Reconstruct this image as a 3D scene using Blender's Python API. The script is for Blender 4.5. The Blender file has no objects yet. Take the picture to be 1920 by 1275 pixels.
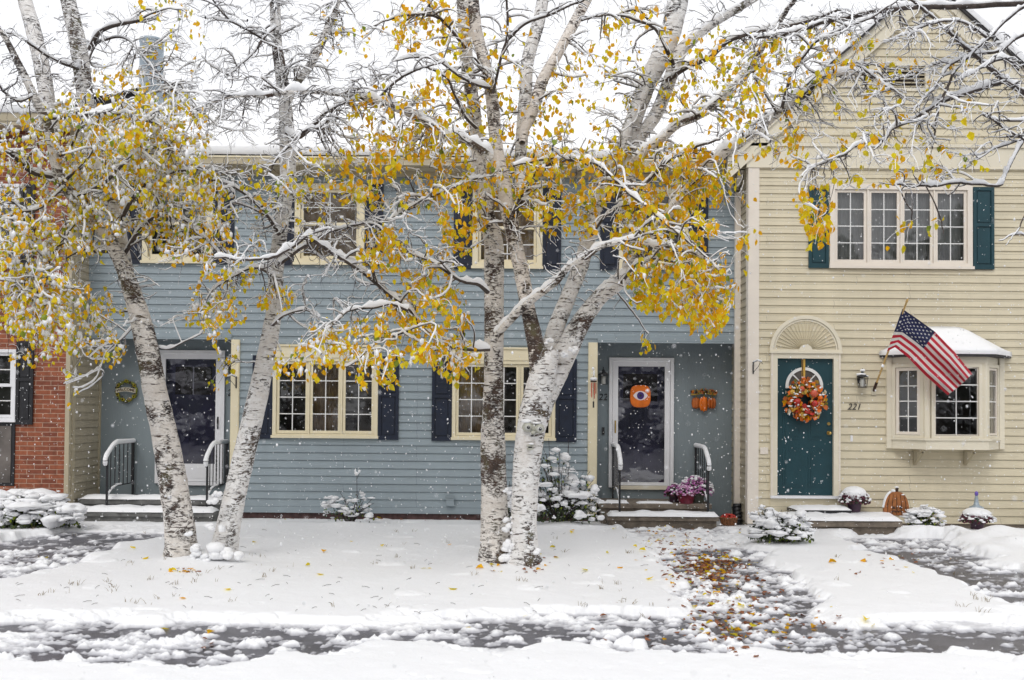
import bpy, bmesh, math, random
import numpy as np
from mathutils import Vector, Matrix
R_ = math.radians
random.seed(7)
rng = np.random.default_rng(7)
scene = bpy.context.scene
# ---------------------------------------------------------------- camera
CAM_H = 1.65
FPX = 1860.0                      # focal length in pixels of the 1920 px wide photograph
PITCH, ROLL = R_(1.2), R_(0.47)
CYP = 770.0 - FPX*math.tan(PITCH)
fw = np.array([0, math.cos(PITCH), math.sin(PITCH)])
u0 = np.array([0, -math.sin(PITCH), math.cos(PITCH)])
r0 = np.array([1.0, 0, 0])
cr = r0*math.cos(ROLL) + u0*math.sin(ROLL)
cu = u0*math.cos(ROLL) - r0*math.sin(ROLL)
cam_d = bpy.data.cameras.new('camera')
cam = bpy.data.objects.new('camera', cam_d)
scene.collection.objects.link(cam)
scene.camera = cam
M = Matrix(((cr[0], cu[0], -fw[0], 0), (cr[1], cu[1], -fw[1], 0), (cr[2], cu[2], -fw[2], CAM_H), (0, 0, 0, 1)))
cam.matrix_world = M
cam_d.sensor_width = 36.0
cam_d.lens = FPX/1920*36
cam_d.shift_y = (CYP - 637.5)/1920
cam_d.clip_start = 0.05
cam_d.dof.use_dof = True; cam_d.dof.focus_distance = 12.5; cam_d.dof.aperture_fstop = 2.8
cam_d.clip_end = 500

def W3(px, py, Y):
    """world points at depth Y seen at photograph pixel (px,py); arrays allowed"""
    px = np.asarray(px, float); py = np.asarray(py, float); Y = np.asarray(Y, float)
    a = (px-960)/FPX; b = -(py-CYP)/FPX
    d = fw + a[..., None]*cr + b[..., None]*cu
    t = Y/d[..., 1]
    return d*t[..., None] + np.array([0, 0, CAM_H])
def WX(px, Y, py=700): return float(W3(px, py, Y)[0])
def WZ(py, Y, px=960): return float(W3(px, py, Y)[2])
def PX(P):
    P = np.asarray(P, float) - np.array([0, 0, CAM_H])
    z = P@fw
    return 960 + FPX*(P@cr)/z, CYP - FPX*(P@cu)/z

# ---------------------------------------------------------------- world, sun, exposure
world = bpy.data.worlds.new('World'); scene.world = world
world.use_nodes = True
wn = world.node_tree; wn.nodes.clear()
wo = wn.nodes.new('ShaderNodeOutputWorld'); bg = wn.nodes.new('ShaderNodeBackground')
sky = wn.nodes.new('ShaderNodeTexSky'); sky.sky_type = 'NISHITA'; sky.sun_disc = False
SUN_EL, SUN_AZ = 48, 200           # behind the camera, a little to the left
sky.sun_elevation = R_(SUN_EL); sky.sun_rotation = R_(SUN_AZ)
sky.dust_density = 6; sky.air_density = 1.0
hs = wn.nodes.new('ShaderNodeHueSaturation'); hs.inputs['Saturation'].default_value = 0.25
mx = wn.nodes.new('ShaderNodeMix'); mx.data_type = 'RGBA'; mx.inputs[0].default_value = 0.88
mx.inputs[7].default_value = (9.3, 9.4, 9.7, 1)    # the cloud deck, lit evenly
wn.links.new(sky.outputs[0], hs.inputs['Color']); wn.links.new(hs.outputs[0], mx.inputs[6])
wn.links.new(mx.outputs[2], bg.inputs[0]); bg.inputs[1].default_value = 0.10
wn.links.new(bg.outputs[0], wo.inputs[0])
sl = bpy.data.lights.new('sun', 'SUN'); sl.energy = 0.7; sl.angle = R_(25); sl.color = (1, .97, .92)
sun = bpy.data.objects.new('sun', sl); scene.collection.objects.link(sun)
az = R_(SUN_AZ); el = R_(SUN_EL)
sd = Vector((math.sin(az)*math.cos(el), math.cos(az)*math.cos(el), math.sin(el)))
sun.rotation_euler = sd.to_track_quat('Z', 'Y').to_euler()
sun.location = (0, 0, 30)
scene.view_settings.view_transform = 'Standard'; scene.view_settings.look = 'None'
scene.view_settings.gamma = 1; scene.view_settings.exposure = 0.34
scene.cycles.max_bounces = 6; scene.cycles.transparent_max_bounces = 8
scene.cycles.diffuse_bounces = 3; scene.cycles.caustics_reflective = False; scene.cycles.caustics_refractive = False

# ---------------------------------------------------------------- materials
def newmat(name):
    m = bpy.data.materials.new(name); m.use_nodes = True
    nt = m.node_tree; b = nt.nodes['Principled BSDF']
    return m, nt, b
def mat(name, col, rough=.6, var=.12, scale=3.0, bump=.0, bscale=60, metal=0, stretch=(1, 1, 1), spec=.5, trans=0, dirt=0):
    m, nt, b = newmat(name)
    b.inputs['Roughness'].default_value = rough; b.inputs['Metallic'].default_value = metal
    b.inputs['Specular IOR Level'].default_value = spec
    tc = nt.nodes.new('ShaderNodeTexCoord'); mp = nt.nodes.new('ShaderNodeMapping')
    mp.inputs['Scale'].default_value = stretch
    nt.links.new(tc.outputs['Object'], mp.inputs[0])
    n = nt.nodes.new('ShaderNodeTexNoise'); n.inputs['Scale'].default_value = scale; n.inputs['Detail'].default_value = 6
    nt.links.new(mp.outputs[0], n.inputs['Vector'])
    r = nt.nodes.new('ShaderNodeValToRGB')
    r.color_ramp.elements[0].position = .3; r.color_ramp.elements[1].position = .7
    r.color_ramp.elements[0].color = (*[c*(1-var) for c in col], 1)
    r.color_ramp.elements[1].color = (*[min(1, c*(1+var)) for c in col], 1)
    nt.links.new(n.outputs[0], r.inputs[0]); nt.links.new(r.outputs[0], b.inputs['Base Color'])
    if bump:
        n2 = nt.nodes.new('ShaderNodeTexNoise'); n2.inputs['Scale'].default_value = bscale; n2.inputs['Detail'].default_value = 5
        nt.links.new(mp.outputs[0], n2.inputs['Vector'])
        bp = nt.nodes.new('ShaderNodeBump'); bp.inputs['Strength'].default_value = bump; bp.inputs['Distance'].default_value = .01
        nt.links.new(n2.outputs[0], bp.inputs['Height']); nt.links.new(bp.outputs[0], b.inputs['Normal'])
    if trans:
        out = nt.nodes['Material Output']; tr = nt.nodes.new('ShaderNodeBsdfTranslucent'); ms = nt.nodes.new('ShaderNodeMixShader')
        nt.links.new(r.outputs[0], tr.inputs[0]); ms.inputs[0].default_value = trans
        nt.links.new(b.outputs[0], ms.inputs[1]); nt.links.new(tr.outputs[0], ms.inputs[2]); nt.links.new(ms.outputs[0], out.inputs[0])
    return m
def glass(name, tint=(.85, .88, .9), refl=1.0):
    m, nt, b = newmat(name); nt.nodes.remove(b)
    out = nt.nodes['Material Output']
    t = nt.nodes.new('ShaderNodeBsdfTransparent'); t.inputs[0].default_value = (*tint, 1)
    g = nt.nodes.new('ShaderNodeBsdfGlossy'); g.inputs['Roughness'].default_value = .03
    f = nt.nodes.new('ShaderNodeFresnel'); f.inputs[0].default_value = 1.5
    # old panes are never flat: a slow waviness
    tc = nt.nodes.new('ShaderNodeTexCoord'); n = nt.nodes.new('ShaderNodeTexNoise'); n.inputs['Scale'].default_value = 3
    bp = nt.nodes.new('ShaderNodeBump'); bp.inputs['Strength'].default_value = .05; bp.inputs['Distance'].default_value = .05
    nt.links.new(tc.outputs['Object'], n.inputs['Vector']); nt.links.new(n.outputs[0], bp.inputs['Height']); nt.links.new(bp.outputs[0], g.inputs['Normal'])
    mu = nt.nodes.new('ShaderNodeMath'); mu.operation = 'MULTIPLY'; mu.inputs[1].default_value = refl
    nt.links.new(f.outputs[0], mu.inputs[0])
    ms = nt.nodes.new('ShaderNodeMixShader')
    nt.links.new(mu.outputs[0], ms.inputs[0]); nt.links.new(t.outputs[0], ms.inputs[1]); nt.links.new(g.outputs[0], ms.inputs[2])
    nt.links.new(ms.outputs[0], out.inputs[0])
    return m
def siding(name, col, exp=.12, var=.07, dirt=.0):
    """painted clapboard: faint board-to-board difference, grain along the board"""
    m, nt, b = newmat(name); L = nt.links.new
    b.inputs['Roughness'].default_value = .55
    tc = nt.nodes.new('ShaderNodeTexCoord'); sp = nt.nodes.new('ShaderNodeSeparateXYZ'); L(tc.outputs['Object'], sp.inputs[0])
    dv = nt.nodes.new('ShaderNodeMath'); dv.operation = 'DIVIDE'; dv.inputs[1].default_value = exp; L(sp.outputs[2], dv.inputs[0])
    fl = nt.nodes.new('ShaderNodeMath'); fl.operation = 'FLOOR'; L(dv.outputs[0], fl.inputs[0])
    # boards come in lengths: butt joints and a tone of their own
    cbx = nt.nodes.new('ShaderNodeCombineXYZ'); adx = nt.nodes.new('ShaderNodeMath'); L(sp.outputs[0], adx.inputs[0]); L(sp.outputs[1], adx.inputs[1]); L(adx.outputs[0], cbx.inputs[0]); L(sp.outputs[2], cbx.inputs[1])
    br = nt.nodes.new('ShaderNodeTexBrick'); L(cbx.outputs[0], br.inputs['Vector']); br.offset = .37; br.offset_frequency = 3; br.squash = .7; br.squash_frequency = 5
    for k_, v_ in (('Scale', 1), ('Brick Width', 3.1), ('Row Height', exp), ('Mortar Size', .0016), ('Mortar Smooth', 0), ('Bias', 0)): br.inputs[k_].default_value = v_
    br.inputs['Color1'].default_value = (0, 0, 0, 1); br.inputs['Color2'].default_value = (1, 1, 1, 1); br.inputs['Mortar'].default_value = (.5, .5, .5, 1)
    mp = nt.nodes.new('ShaderNodeMapping'); mp.inputs['Scale'].default_value = (2.5, 2.5, 22); L(tc.outputs['Object'], mp.inputs[0])
    n = nt.nodes.new('ShaderNodeTexNoise'); n.inputs['Scale'].default_value = 1.6; n.inputs['Detail'].default_value = 8; L(mp.outputs[0], n.inputs['Vector'])
    mp3 = nt.nodes.new('ShaderNodeMapping'); mp3.inputs['Scale'].default_value = (5, 5, .5); L(tc.outputs['Object'], mp3.inputs[0])   # rain streaks
    n3 = nt.nodes.new('ShaderNodeTexNoise'); n3.inputs['Scale'].default_value = .9; n3.inputs['Detail'].default_value = 6; L(mp3.outputs[0], n3.inputs['Vector'])
    a = nt.nodes.new('ShaderNodeMath'); a.operation = 'MULTIPLY_ADD'; a.inputs[1].default_value = .40; L(br.outputs['Color'], a.inputs[0]); L(n.outputs[0], a.inputs[2])
    a2 = nt.nodes.new('ShaderNodeMath'); a2.operation = 'ADD'; L(a.outputs[0], a2.inputs[0]); L(n3.outputs[0], a2.inputs[1])
    mr = nt.nodes.new('ShaderNodeMapRange'); mr.inputs[1].default_value = .6; mr.inputs[2].default_value = 1.9; L(a2.outputs[0], mr.inputs[0])
    mxx = nt.nodes.new('ShaderNodeMix'); mxx.data_type = 'RGBA'; L(mr.outputs[0], mxx.inputs[0])
    mxx.inputs[6].default_value = (*[c*(1-2*var) for c in col], 1); mxx.inputs[7].default_value = (*[min(1, c*(1+2*var)) for c in col], 1)
    dk = nt.nodes.new('ShaderNodeMix'); dk.data_type = 'RGBA'; L(br.outputs['Fac'], dk.inputs[0]); L(mxx.outputs[2], dk.inputs[6]); dk.inputs[7].default_value = (*[c*.30 for c in col], 1)
    L(dk.outputs[2], b.inputs['Base Color'])
    bp = nt.nodes.new('ShaderNodeBump'); bp.inputs['Strength'].default_value = .25; bp.inputs['Distance'].default_value = .004
    L(n.outputs[0], bp.inputs['Height']); L(bp.outputs[0], b.inputs['Normal'])
    return m
def brickmat(name):
    m, nt, b = newmat(name); L = nt.links.new
    tc = nt.nodes.new('ShaderNodeTexCoord'); sp = nt.nodes.new('ShaderNodeSeparateXYZ'); L(tc.outputs['Object'], sp.inputs[0])
    cb = nt.nodes.new('ShaderNodeCombineXYZ'); ad = nt.nodes.new('ShaderNodeMath'); L(sp.outputs[0], ad.inputs[0]); L(sp.outputs[1], ad.inputs[1])
    L(ad.outputs[0], cb.inputs[0]); L(sp.outputs[2], cb.inputs[1])
    br = nt.nodes.new('ShaderNodeTexBrick'); L(cb.outputs[0], br.inputs['Vector'])
    br.inputs['Scale'].default_value = 1; br.inputs['Brick Width'].default_value = .228; br.inputs['Row Height'].default_value = .0705
    br.inputs['Mortar Size'].default_value = .006; br.inputs['Mortar Smooth'].default_value = .3; br.inputs['Bias'].default_value = -.1
    br.inputs['Color1'].default_value = (.31, .095, .045, 1); br.inputs['Color2'].default_value = (.18, .052, .030, 1)
    br.inputs['Mortar'].default_value = (.46, .30, .22, 1)
    n = nt.nodes.new('ShaderNodeTexNoise'); n.inputs['Scale'].default_value = 14; n.inputs['Detail'].default_value = 8; L(tc.outputs['Object'], n.inputs['Vector'])
    mm = nt.nodes.new('ShaderNodeMix'); mm.data_type = 'RGBA'; mm.blend_type = 'OVERLAY'; mm.inputs[0].default_value = .6
    L(br.outputs[0], mm.inputs[6]); L(n.outputs[0], mm.inputs[7]); L(mm.outputs[2], b.inputs['Base Color'])
    b.inputs['Roughness'].default_value = .85
    bp = nt.nodes.new('ShaderNodeBump'); bp.invert = True; bp.inputs['Strength'].default_value = .8; bp.inputs['Distance'].default_value = .008
    L(br.outputs['Fac'], bp.inputs['Height']); L(bp.outputs[0], b.inputs['Normal'])
    return m
def barkmat(name, dark_amt=.5, tint=(.70, .66, .60), z_break=2.6):
    """birch: peeling white bark, dark lenticels, brown and green patches low down, snow plastered on it"""
    m, nt, b = newmat(name); L = nt.links.new; N = nt.nodes.new
    def noise(sc, vec, det=6, ro=.55, dist=0):
        n = N('ShaderNodeTexNoise'); n.inputs['Scale'].default_value = sc; n.inputs['Detail'].default_value = det; n.inputs['Roughness'].default_value = ro; n.inputs['Distortion'].default_value = dist
        L(vec, n.inputs['Vector']); return n.outputs[0]
    def math_(op, a, b_=None, c=None):
        q = N('ShaderNodeMath'); q.operation = op
        for k, v in enumerate((a, b_, c)):
            if v is None: continue
            if isinstance(v, (int, float)): q.inputs[k].default_value = v
            else: L(v, q.inputs[k])
        return q.outputs[0]
    def rng_(x, a, b_, lo=0, hi=1):
        q = N('ShaderNodeMapRange'); L(x, q.inputs[0]); q.inputs[1].default_value = a; q.inputs[2].default_value = b_; q.inputs[3].default_value = lo; q.inputs[4].default_value = hi; return q.outputs[0]
    tc = N('ShaderNodeTexCoord'); O = tc.outputs['Object']
    def stretch(v): mp = N('ShaderNodeMapping'); mp.inputs['Scale'].default_value = v; L(O, mp.inputs[0]); return mp.outputs[0]
    fine = noise(4.2, stretch((3.0, 3.0, 7.0)), 10, .74, 1.6)          # torn, flaking texture
    dash = noise(1.7, stretch((4, 4, 24)), 4, .6, 1.0)                 # thin sideways lenticels
    patch = noise(2.1, O, 5, .6, .5)                                  # large dark or pale patches
    sp = N('ShaderNodeSeparateXYZ'); L(O, sp.inputs[0])
    low = rng_(sp.outputs[2], z_break+1.0, z_break-1.4)
    thr = math_('MULTIPLY_ADD', low, .13*dark_amt, .385+.10*dark_amt)
    thr = math_('ADD', thr, rng_(patch, .36, .66, -.15, .17))
    flake = rng_(math_('SUBTRACT', fine, thr), -.025, .03)
    lent = rng_(dash, .36, .41)
    keep = math_('MULTIPLY', flake, lent)
    ramp = N('ShaderNodeValToRGB'); L(noise(5, O, 4), ramp.inputs[0]); e = ramp.color_ramp.elements
    e[0].position = .34; e[0].color = (.030, .024, .022, 1); e[1].position = .68; e[1].color = (.12, .11, .055, 1); e2 = e.new(.52); e2.color = (.095, .060, .045, 1)
    r2 = N('ShaderNodeValToRGB'); L(math_('MULTIPLY_ADD', patch, .5, math_('MULTIPLY', fine, .5)), r2.inputs[0]); q = r2.color_ramp.elements
    q[0].position = .40; q[0].color = (tint[0]*.76, tint[1]*.72, tint[2]*.68, 1); q[1].position = .58; q[1].color = (*tint, 1)
    mm = N('ShaderNodeMix'); mm.data_type = 'RGBA'; L(keep, mm.inputs[0]); L(ramp.outputs[0], mm.inputs[6]); L(r2.outputs[0], mm.inputs[7])
    L(mm.outputs[2], b.inputs['Base Color']); b.inputs['Roughness'].default_value = .8
    bp = N('ShaderNodeBump'); bp.inputs['Strength'].default_value = 1.0; bp.inputs['Distance'].default_value = .014
    L(math_('MULTIPLY_ADD', keep, .5, fine), bp.inputs['Height']); L(bp.outputs[0], b.inputs['Normal'])
    return m
def snowground(name):
    """fresh snow; where the cover thins to a wet film over the paving it turns to grey slush"""
    m, nt, b = newmat(name); L = nt.links.new; N = nt.nodes.new
    tc = N('ShaderNodeTexCoord'); sp = N('ShaderNodeSeparateXYZ'); L(tc.outputs['Object'], sp.inputs[0])
    n = N('ShaderNodeTexNoise'); n.inputs['Scale'].default_value = 14; n.inputs['Detail'].default_value = 6; L(tc.outputs['Object'], n.inputs['Vector'])
    a = N('ShaderNodeMath'); a.operation = 'MULTIPLY_ADD'; a.inputs[1].default_value = .02; L(n.outputs[0], a.inputs[0]); L(sp.outputs[2], a.inputs[2])
    mr = N('ShaderNodeMapRange'); mr.inputs[1].default_value = -.097; mr.inputs[2].default_value = -.056; L(a.outputs[0], mr.inputs[0])
    r = N('ShaderNodeValToRGB'); e = r.color_ramp.elements; e[0].color = (.17, .17, .19, 1); e[1].color = (.875, .88, .895, 1); e[1].position = .85; q = e.new(.4); q.color = (.50, .50, .53, 1); L(mr.outputs[0], r.inputs[0])
    L(r.outputs[0], b.inputs['Base Color']); b.inputs['Roughness'].default_value = .5
    n2 = N('ShaderNodeTexNoise'); n2.inputs['Scale'].default_value = 45; n2.inputs['Detail'].default_value = 5; L(tc.outputs['Object'], n2.inputs['Vector'])
    bp = N('ShaderNodeBump'); bp.inputs['Strength'].default_value = .45; bp.inputs['Distance'].default_value = .008; L(n2.outputs[0], bp.inputs['Height']); L(bp.outputs[0], b.inputs['Normal'])
    return m
MT = dict(
    snow=mat('snow_white', (.88, .885, .90), .55, .025, 2.0, .35, 18),
    snowg=snowground('snow_ground_white'),
    asphalt=mat('wet_asphalt', (.085, .083, .098), .32, .35, 5, .5, 120, spec=.6),
    concrete=mat('old_concrete', (.20, .165, .13), .85, .35, 9, .6, 60),
    concreteg=mat('grey_concrete', (.15, .15, .145), .85, .3, 9, .6, 60),
    foundation=mat('dark_foundation', (.075, .04, .038), .8, .5, 12, .6, 50),
    blue=siding('blue_clapboard', (.285, .340, .372)),
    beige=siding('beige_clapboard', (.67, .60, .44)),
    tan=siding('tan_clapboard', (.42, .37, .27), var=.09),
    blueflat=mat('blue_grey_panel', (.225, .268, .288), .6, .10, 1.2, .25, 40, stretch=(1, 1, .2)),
    cream=mat('cream_trim', (.78, .70, .50), .45, .04, 3, .12, 30),
    pale=mat('pale_trim', (.80, .73, .64), .45, .04, 3, .12, 30),
    white=mat('white_trim', (.82, .82, .84), .4, .04, 3),
    lightbeige=mat('light_beige_trim', (.76, .70, .56), .5, .05, 2, .12, 30),
    tantrim=mat('tan_trim', (.46, .40, .28), .55, .06, 3),
    muntin=mat('white_muntin', (.80, .80, .78), .4, .03, 3),
    navy=mat('navy_shutter', (.006, .012, .030), .5, .25, 6, .15, 40),
    teal=mat('teal_paint', (.008, .048, .062), .42, .12, 4, .12, 40),
    black=mat('black_iron', (.02, .02, .023), .4, .2, 20),
    brass=mat('brass_metal', (.65, .45, .15), .3, .1, 10, metal=1),
    steel=mat('flue_metal', (.33, .39, .44), .45, .2, 4, metal=.3),
    interior=mat('dark_interior', (.13, .115, .105), .9, .5, 3),
    curtain=mat('curtain_cloth', (.55, .53, .50), .9, .08, 6),
    curtainb=mat('brown_curtain', (.40, .27, .15), .9, .3, 5),
    glass=glass('window_glass', refl=2.3), glassd=glass('storm_door_glass', (.70, .70, .80), 4.0),
    brick=brickmat('red_brick'),
    roof=mat('dark_shingle', (.05, .048, .05), .9, .3, 10),
    darkdoor=mat('inner_door_paint', (.16, .16, .24), .5, .2, 3),
    bark=barkmat('birch_bark', .36, (.92, .89, .85)), bark2=barkmat('birch_bark_pinkish', .26, (.90, .84, .78), 2.0),
    barkw=barkmat('birch_bark_snowy', .12, (.94, .94, .94), 1.0), barkl=barkmat('birch_bark_light', .02, (.88, .87, .86), 0.5),
    branch=mat('branch_bark', (.075, .058, .05), .8, .55, 14, .4, 60),
    twig=mat('twig_bark', (.045, .030, .032), .7, .4, 20),
    leaf_o=mat('orange_leaf', (1.0, .49, .006), .5, .22, 30, trans=.6),
    leaf_y=mat('yellow_leaf', (1.0, .70, .015), .5, .22, 30, trans=.6),
    leaf_g=mat('olive_leaf', (.70, .58, .018), .5, .25, 30, trans=.5),
    leaf_d=mat('green_leaf', (.24, .31, .02), .5, .25, 30, trans=.35),
    leaf_b=mat('brown_leaf', (.27, .095, .035), .6, .3, 30, trans=.2),
    shrub=mat('dark_shrub_leaf', (.05, .07, .03), .6, .5, 30),
    purple=mat('purple_flower', (.52, .18, .44), .6, .35, 40), pinkf=mat('pink_flower', (.78, .50, .68), .6, .3, 40),
    dryf=mat('dried_flower', (.10, .022, .040), .7, .4, 40),
    redfoil=mat('red_foil', (.15, .012, .03), .3, .4, 20), greypot=mat('grey_pot', (.10, .11, .09), .5, .2, 9),
    plum=mat('plum_pot', (.07, .035, .06), .4, .2, 9),
    fred=mat('flag_red', (.50, .012, .035), .65, .1, 8, trans=.25), fwhite=mat('flag_white', (.74, .72, .70), .65, .05, 8, trans=.25),
    fblue=mat('flag_blue', (.012, .018, .075), .65, .15, 8, trans=.15),
    wood=mat('pole_wood', (.55, .36, .13), .5, .2, 12), oldwood=mat('pumpkin_wood', (.33, .12, .035), .7, .35, 12, .3, 50),
    orange=mat('orange_paint', (.72, .16, .008), .4, .2, 8), dkorange=mat('burnt_orange', (.45, .11, .015), .5, .3, 10),
    eyew=mat('eye_white', (.80, .72, .74), .4, .03, 6), eyeb=mat('eye_iris', (.05, .02, .16), .4, .2, 6),
    redb=mat('red_berry', (.45, .03, .02), .35, .4, 25), gold=mat('gold_paint', (.42, .27, .04), .5, .3, 25),
    dkbrown=mat('dark_brown', (.045, .02, .012), .7, .4, 25), sign=mat('sign_cream', (.60, .55, .42), .6, .1, 25),
    olive=mat('olive_paint', (.16, .17, .03), .6, .3, 25), ribbon=mat('gold_ribbon', (.60, .36, .06), .45, .2, 9),
    resin=mat('resin_grey', (.42, .42, .36), .7, .2, 20, .3, 80), lampglass=mat('frosted_lamp_glass', (.50, .50, .47), .2, .1, 9),
    chimered=mat('chime_red', (.55, .10, .05), .4, .3, 30), purpleglass=mat('purple_glass', (.14, .09, .42), .2, .2, 20),
    drygrass=mat('dry_grass_blade', (.24, .18, .09), .8, .3, 30),
    basket=mat('wicker', (.20, .08, .03), .7, .5, 40),
)

# ---------------------------------------------------------------- mesh helpers
class MB:
    def __init__(s): s.v = []; s.f = []; s.m = []; s.n = 0; s.mats = []; s.sm = []
    def mi(s, m):
        if m not in s.mats: s.mats.append(m)
        return s.mats.index(m)
    def add(s, V, F, m, smooth=False):
        V = np.asarray(V, float).reshape(-1, 3); k = s.mi(m)
        s.v.append(V)
        if isinstance(F, np.ndarray): s.f.append(F+s.n); cnt = len(F)
        else:
            byk = {}
            for f in F: byk.setdefault(len(f), []).append(f)
            cnt = 0
            for kk, ff in byk.items():
                s.f.append(np.array(ff)+s.n); s.m.append(np.full(len(ff), k)); s.sm.append(np.full(len(ff), smooth))
            s.n += len(V); return
        s.m.append(np.full(cnt, k)); s.sm.append(np.full(cnt, smooth)); s.n += len(V)
    def box(s, x0, x1, y0, y1, z0, z1, m):
        V = [(x, y, z) for z in (z0, z1) for y in (y0, y1) for x in (x0, x1)]
        s.add(V, np.array([[0, 2, 3, 1], [4, 5, 7, 6], [0, 1, 5, 4], [2, 6, 7, 3], [0, 4, 6, 2], [1, 3, 7, 5]]), m)
    def quad(s, a, b, c, d, m): s.add([a, b, c, d], np.array([[0, 1, 2, 3]]), m)
    def prism(s, poly, y0, y1, m):
        """polygon of (x,z) extruded from y0 to y1"""
        n = len(poly); V = [(x, y0, z) for x, z in poly]+[(x, y1, z) for x, z in poly]
        s.add(V, [tuple(range(n)), tuple(range(2*n-1, n-1, -1))]+[(i, i+n, (i+1) % n+n, (i+1) % n) for i in range(n)], m)
    def lathe(s, c, prof, m, n=20, smooth=True, cap=True):
        V = []; F = []
        for r, z in prof:
            for i in range(n):
                a = 2*math.pi*i/n; V.append((c[0]+r*math.cos(a), c[1]+r*math.sin(a), c[2]+z))
        for j in range(len(prof)-1):
            for i in range(n): F.append((j*n+i, j*n+(i+1) % n, (j+1)*n+(i+1) % n, (j+1)*n+i))
        s.add(V, F, m, smooth)
        if cap:
            s.add(V[-n:], [tuple(range(n))], m); s.add(V[:n], [tuple(range(n-1, -1, -1))], m)
    def tubes(s, P, R, sides, m, R2=None, off=0, caps=False, smooth=True):
        """P (n,k,3) centre lines, R (n,k) side radius, R2 optional vertical half axis, off: lift along z"""
        P = np.asarray(P, float); R = np.asarray(R, float)
        if P.ndim == 2: P = P[None]; R = R[None]; R2 = None if R2 is None else np.asarray(R2)[None]; off = off if np.isscalar(off) else np.asarray(off)[None]
        T = np.gradient(P, axis=1); T /= np.linalg.norm(T, axis=2, keepdims=True)+1e-9
        up = np.array([0.02, -.05, 1.0]); up = up/np.linalg.norm(up)
        side = np.cross(T, up); ln = np.linalg.norm(side, axis=2, keepdims=True)
        side = np.where(ln < .12, np.cross(T, np.array([.1, -1, 0.])), side)
        side /= np.linalg.norm(side, axis=2, keepdims=True)+1e-9
        u = np.cross(side, T)
        if R2 is None: R2 = R
        C = P + (np.asarray(off)[..., None]*np.array([0, 0, 1.]) if not np.isscalar(off) or off else 0)
        a = np.arange(sides)*2*math.pi/sides
        V = C[:, :, None, :] + R[:, :, None, None]*np.cos(a)[None, None, :, None]*side[:, :, None, :] + np.asarray(R2)[:, :, None, None]*np.sin(a)[None, None, :, None]*u[:, :, None, :]
        n, k = P.shape[:2]
        base = (np.arange(n)*k*sides)[:, None, None]; j = np.arange(k-1)[None, :, None]*sides; i = np.arange(sides)[None, None, :]
        i2 = (i+1) % sides
        F = np.stack([base+j+i, base+j+i2, base+j+sides+i2, base+j+sides+i], -1).reshape(-1, 4)
        s.add(V.reshape(-1, 3), F, m, smooth)
        if caps:
            for q in range(n):
                for jj in (0, k-1): s.add(V[q, jj], [tuple(range(sides))], m)
    def rod(s, a, b, r, m, sides=8, r2=None):
        s.tubes(np.array([a, (np.array(a)+np.array(b))/2, b]), [r, (r+(r2 or r))/2, r2 or r], sides, m, caps=True)
    def build(s, name, parent=None, loc=None):
        V = np.concatenate(s.v) if s.v else np.zeros((0, 3))
        me = bpy.data.meshes.new(name)
        o3 = np.array(parent_loc(parent)) if parent is not None else (np.array(loc) if loc is not None else np.zeros(3))
        V = V-o3
        nv = len(V); me.vertices.add(nv); me.vertices.foreach_set('co', V.astype(np.float32).ravel())
        li = np.concatenate([f.ravel() for f in s.f]); tot = np.concatenate([np.full(len(f), f.shape[1]) for f in s.f])
        st = np.concatenate([[0], np.cumsum(tot)[:-1]])
        me.loops.add(len(li)); me.loops.foreach_set('vertex_index', li.astype(np.int32))
        me.polygons.add(len(tot)); me.polygons.foreach_set('loop_start', st.astype(np.int32)); me.polygons.foreach_set('loop_total', tot.astype(np.int32))
        me.polygons.foreach_set('material_index', np.concatenate(s.m).astype(np.int32))
        me.polygons.foreach_set('use_smooth', np.concatenate(s.sm).astype(bool))
        me.update(calc_edges=True); me.validate()
        for m in s.mats: me.materials.append(MT[m])
        ob = bpy.data.objects.new(name, me); scene.collection.objects.link(ob)
        if parent is not None: ob.parent = parent
        else: ob.location = o3
        return ob
LOC = {}
def parent_loc(p): return LOC.get(p.name, (0, 0, 0))
def thing(name, label, cat, loc=(0, 0, 0), group=None):
    o = bpy.data.objects.new(name, None); scene.collection.objects.link(o)
    o.location = loc; LOC[o.name] = tuple(loc); o.empty_display_size = .2
    o['label'] = label; o['category'] = cat
    if group: o['group'] = group
    return o
def sub(mb, name, parent, label=None):
    """a part, or a sub-part of a part; children of parts share the thing's origin"""
    o = mb.build(name, None, loc=LOC.get(parent.name, None))
    L0 = LOC.get(parent.name, (0, 0, 0)); LOC[o.name] = L0
    o.parent = parent
    o.location = (0, 0, 0)
    if label: o['label'] = label
    return o
def text_mesh(s, size, m, loc, shear=0, depth=.004, bold=False, name='text'):
    cu_ = bpy.data.curves.new(name, 'FONT'); cu_.body = s; cu_.size = size; cu_.extrude = depth; cu_.shear = shear
    cu_.align_x = 'CENTER'; cu_.align_y = 'CENTER'
    if bold: cu_.offset = size*.02
    t = bpy.data.objects.new(name, cu_); scene.collection.objects.link(t)
    dg = bpy.context.evaluated_depsgraph_get(); me = bpy.data.meshes.new_from_object(t.evaluated_get(dg))
    vs = np.array([v.co[:] for v in me.vertices]); fs = [tuple(p.vertices) for p in me.polygons]
    bpy.data.objects.remove(t); bpy.data.meshes.remove(me)
    V = np.stack([vs[:, 0]+loc[0], loc[1]-vs[:, 2], vs[:, 1]+loc[2]], 1)
    return V, fs
def ico(level):
    bm = bmesh.new(); bmesh.ops.create_icosphere(bm, subdivisions=level, radius=1)
    V = np.array([v.co[:] for v in bm.verts]); F = np.array([[v.index for v in f.verts] for f in bm.faces]); bm.free()
    return V, F
ICO1, ICO2, ICO3 = ico(1), ico(2), ico(3)
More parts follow.
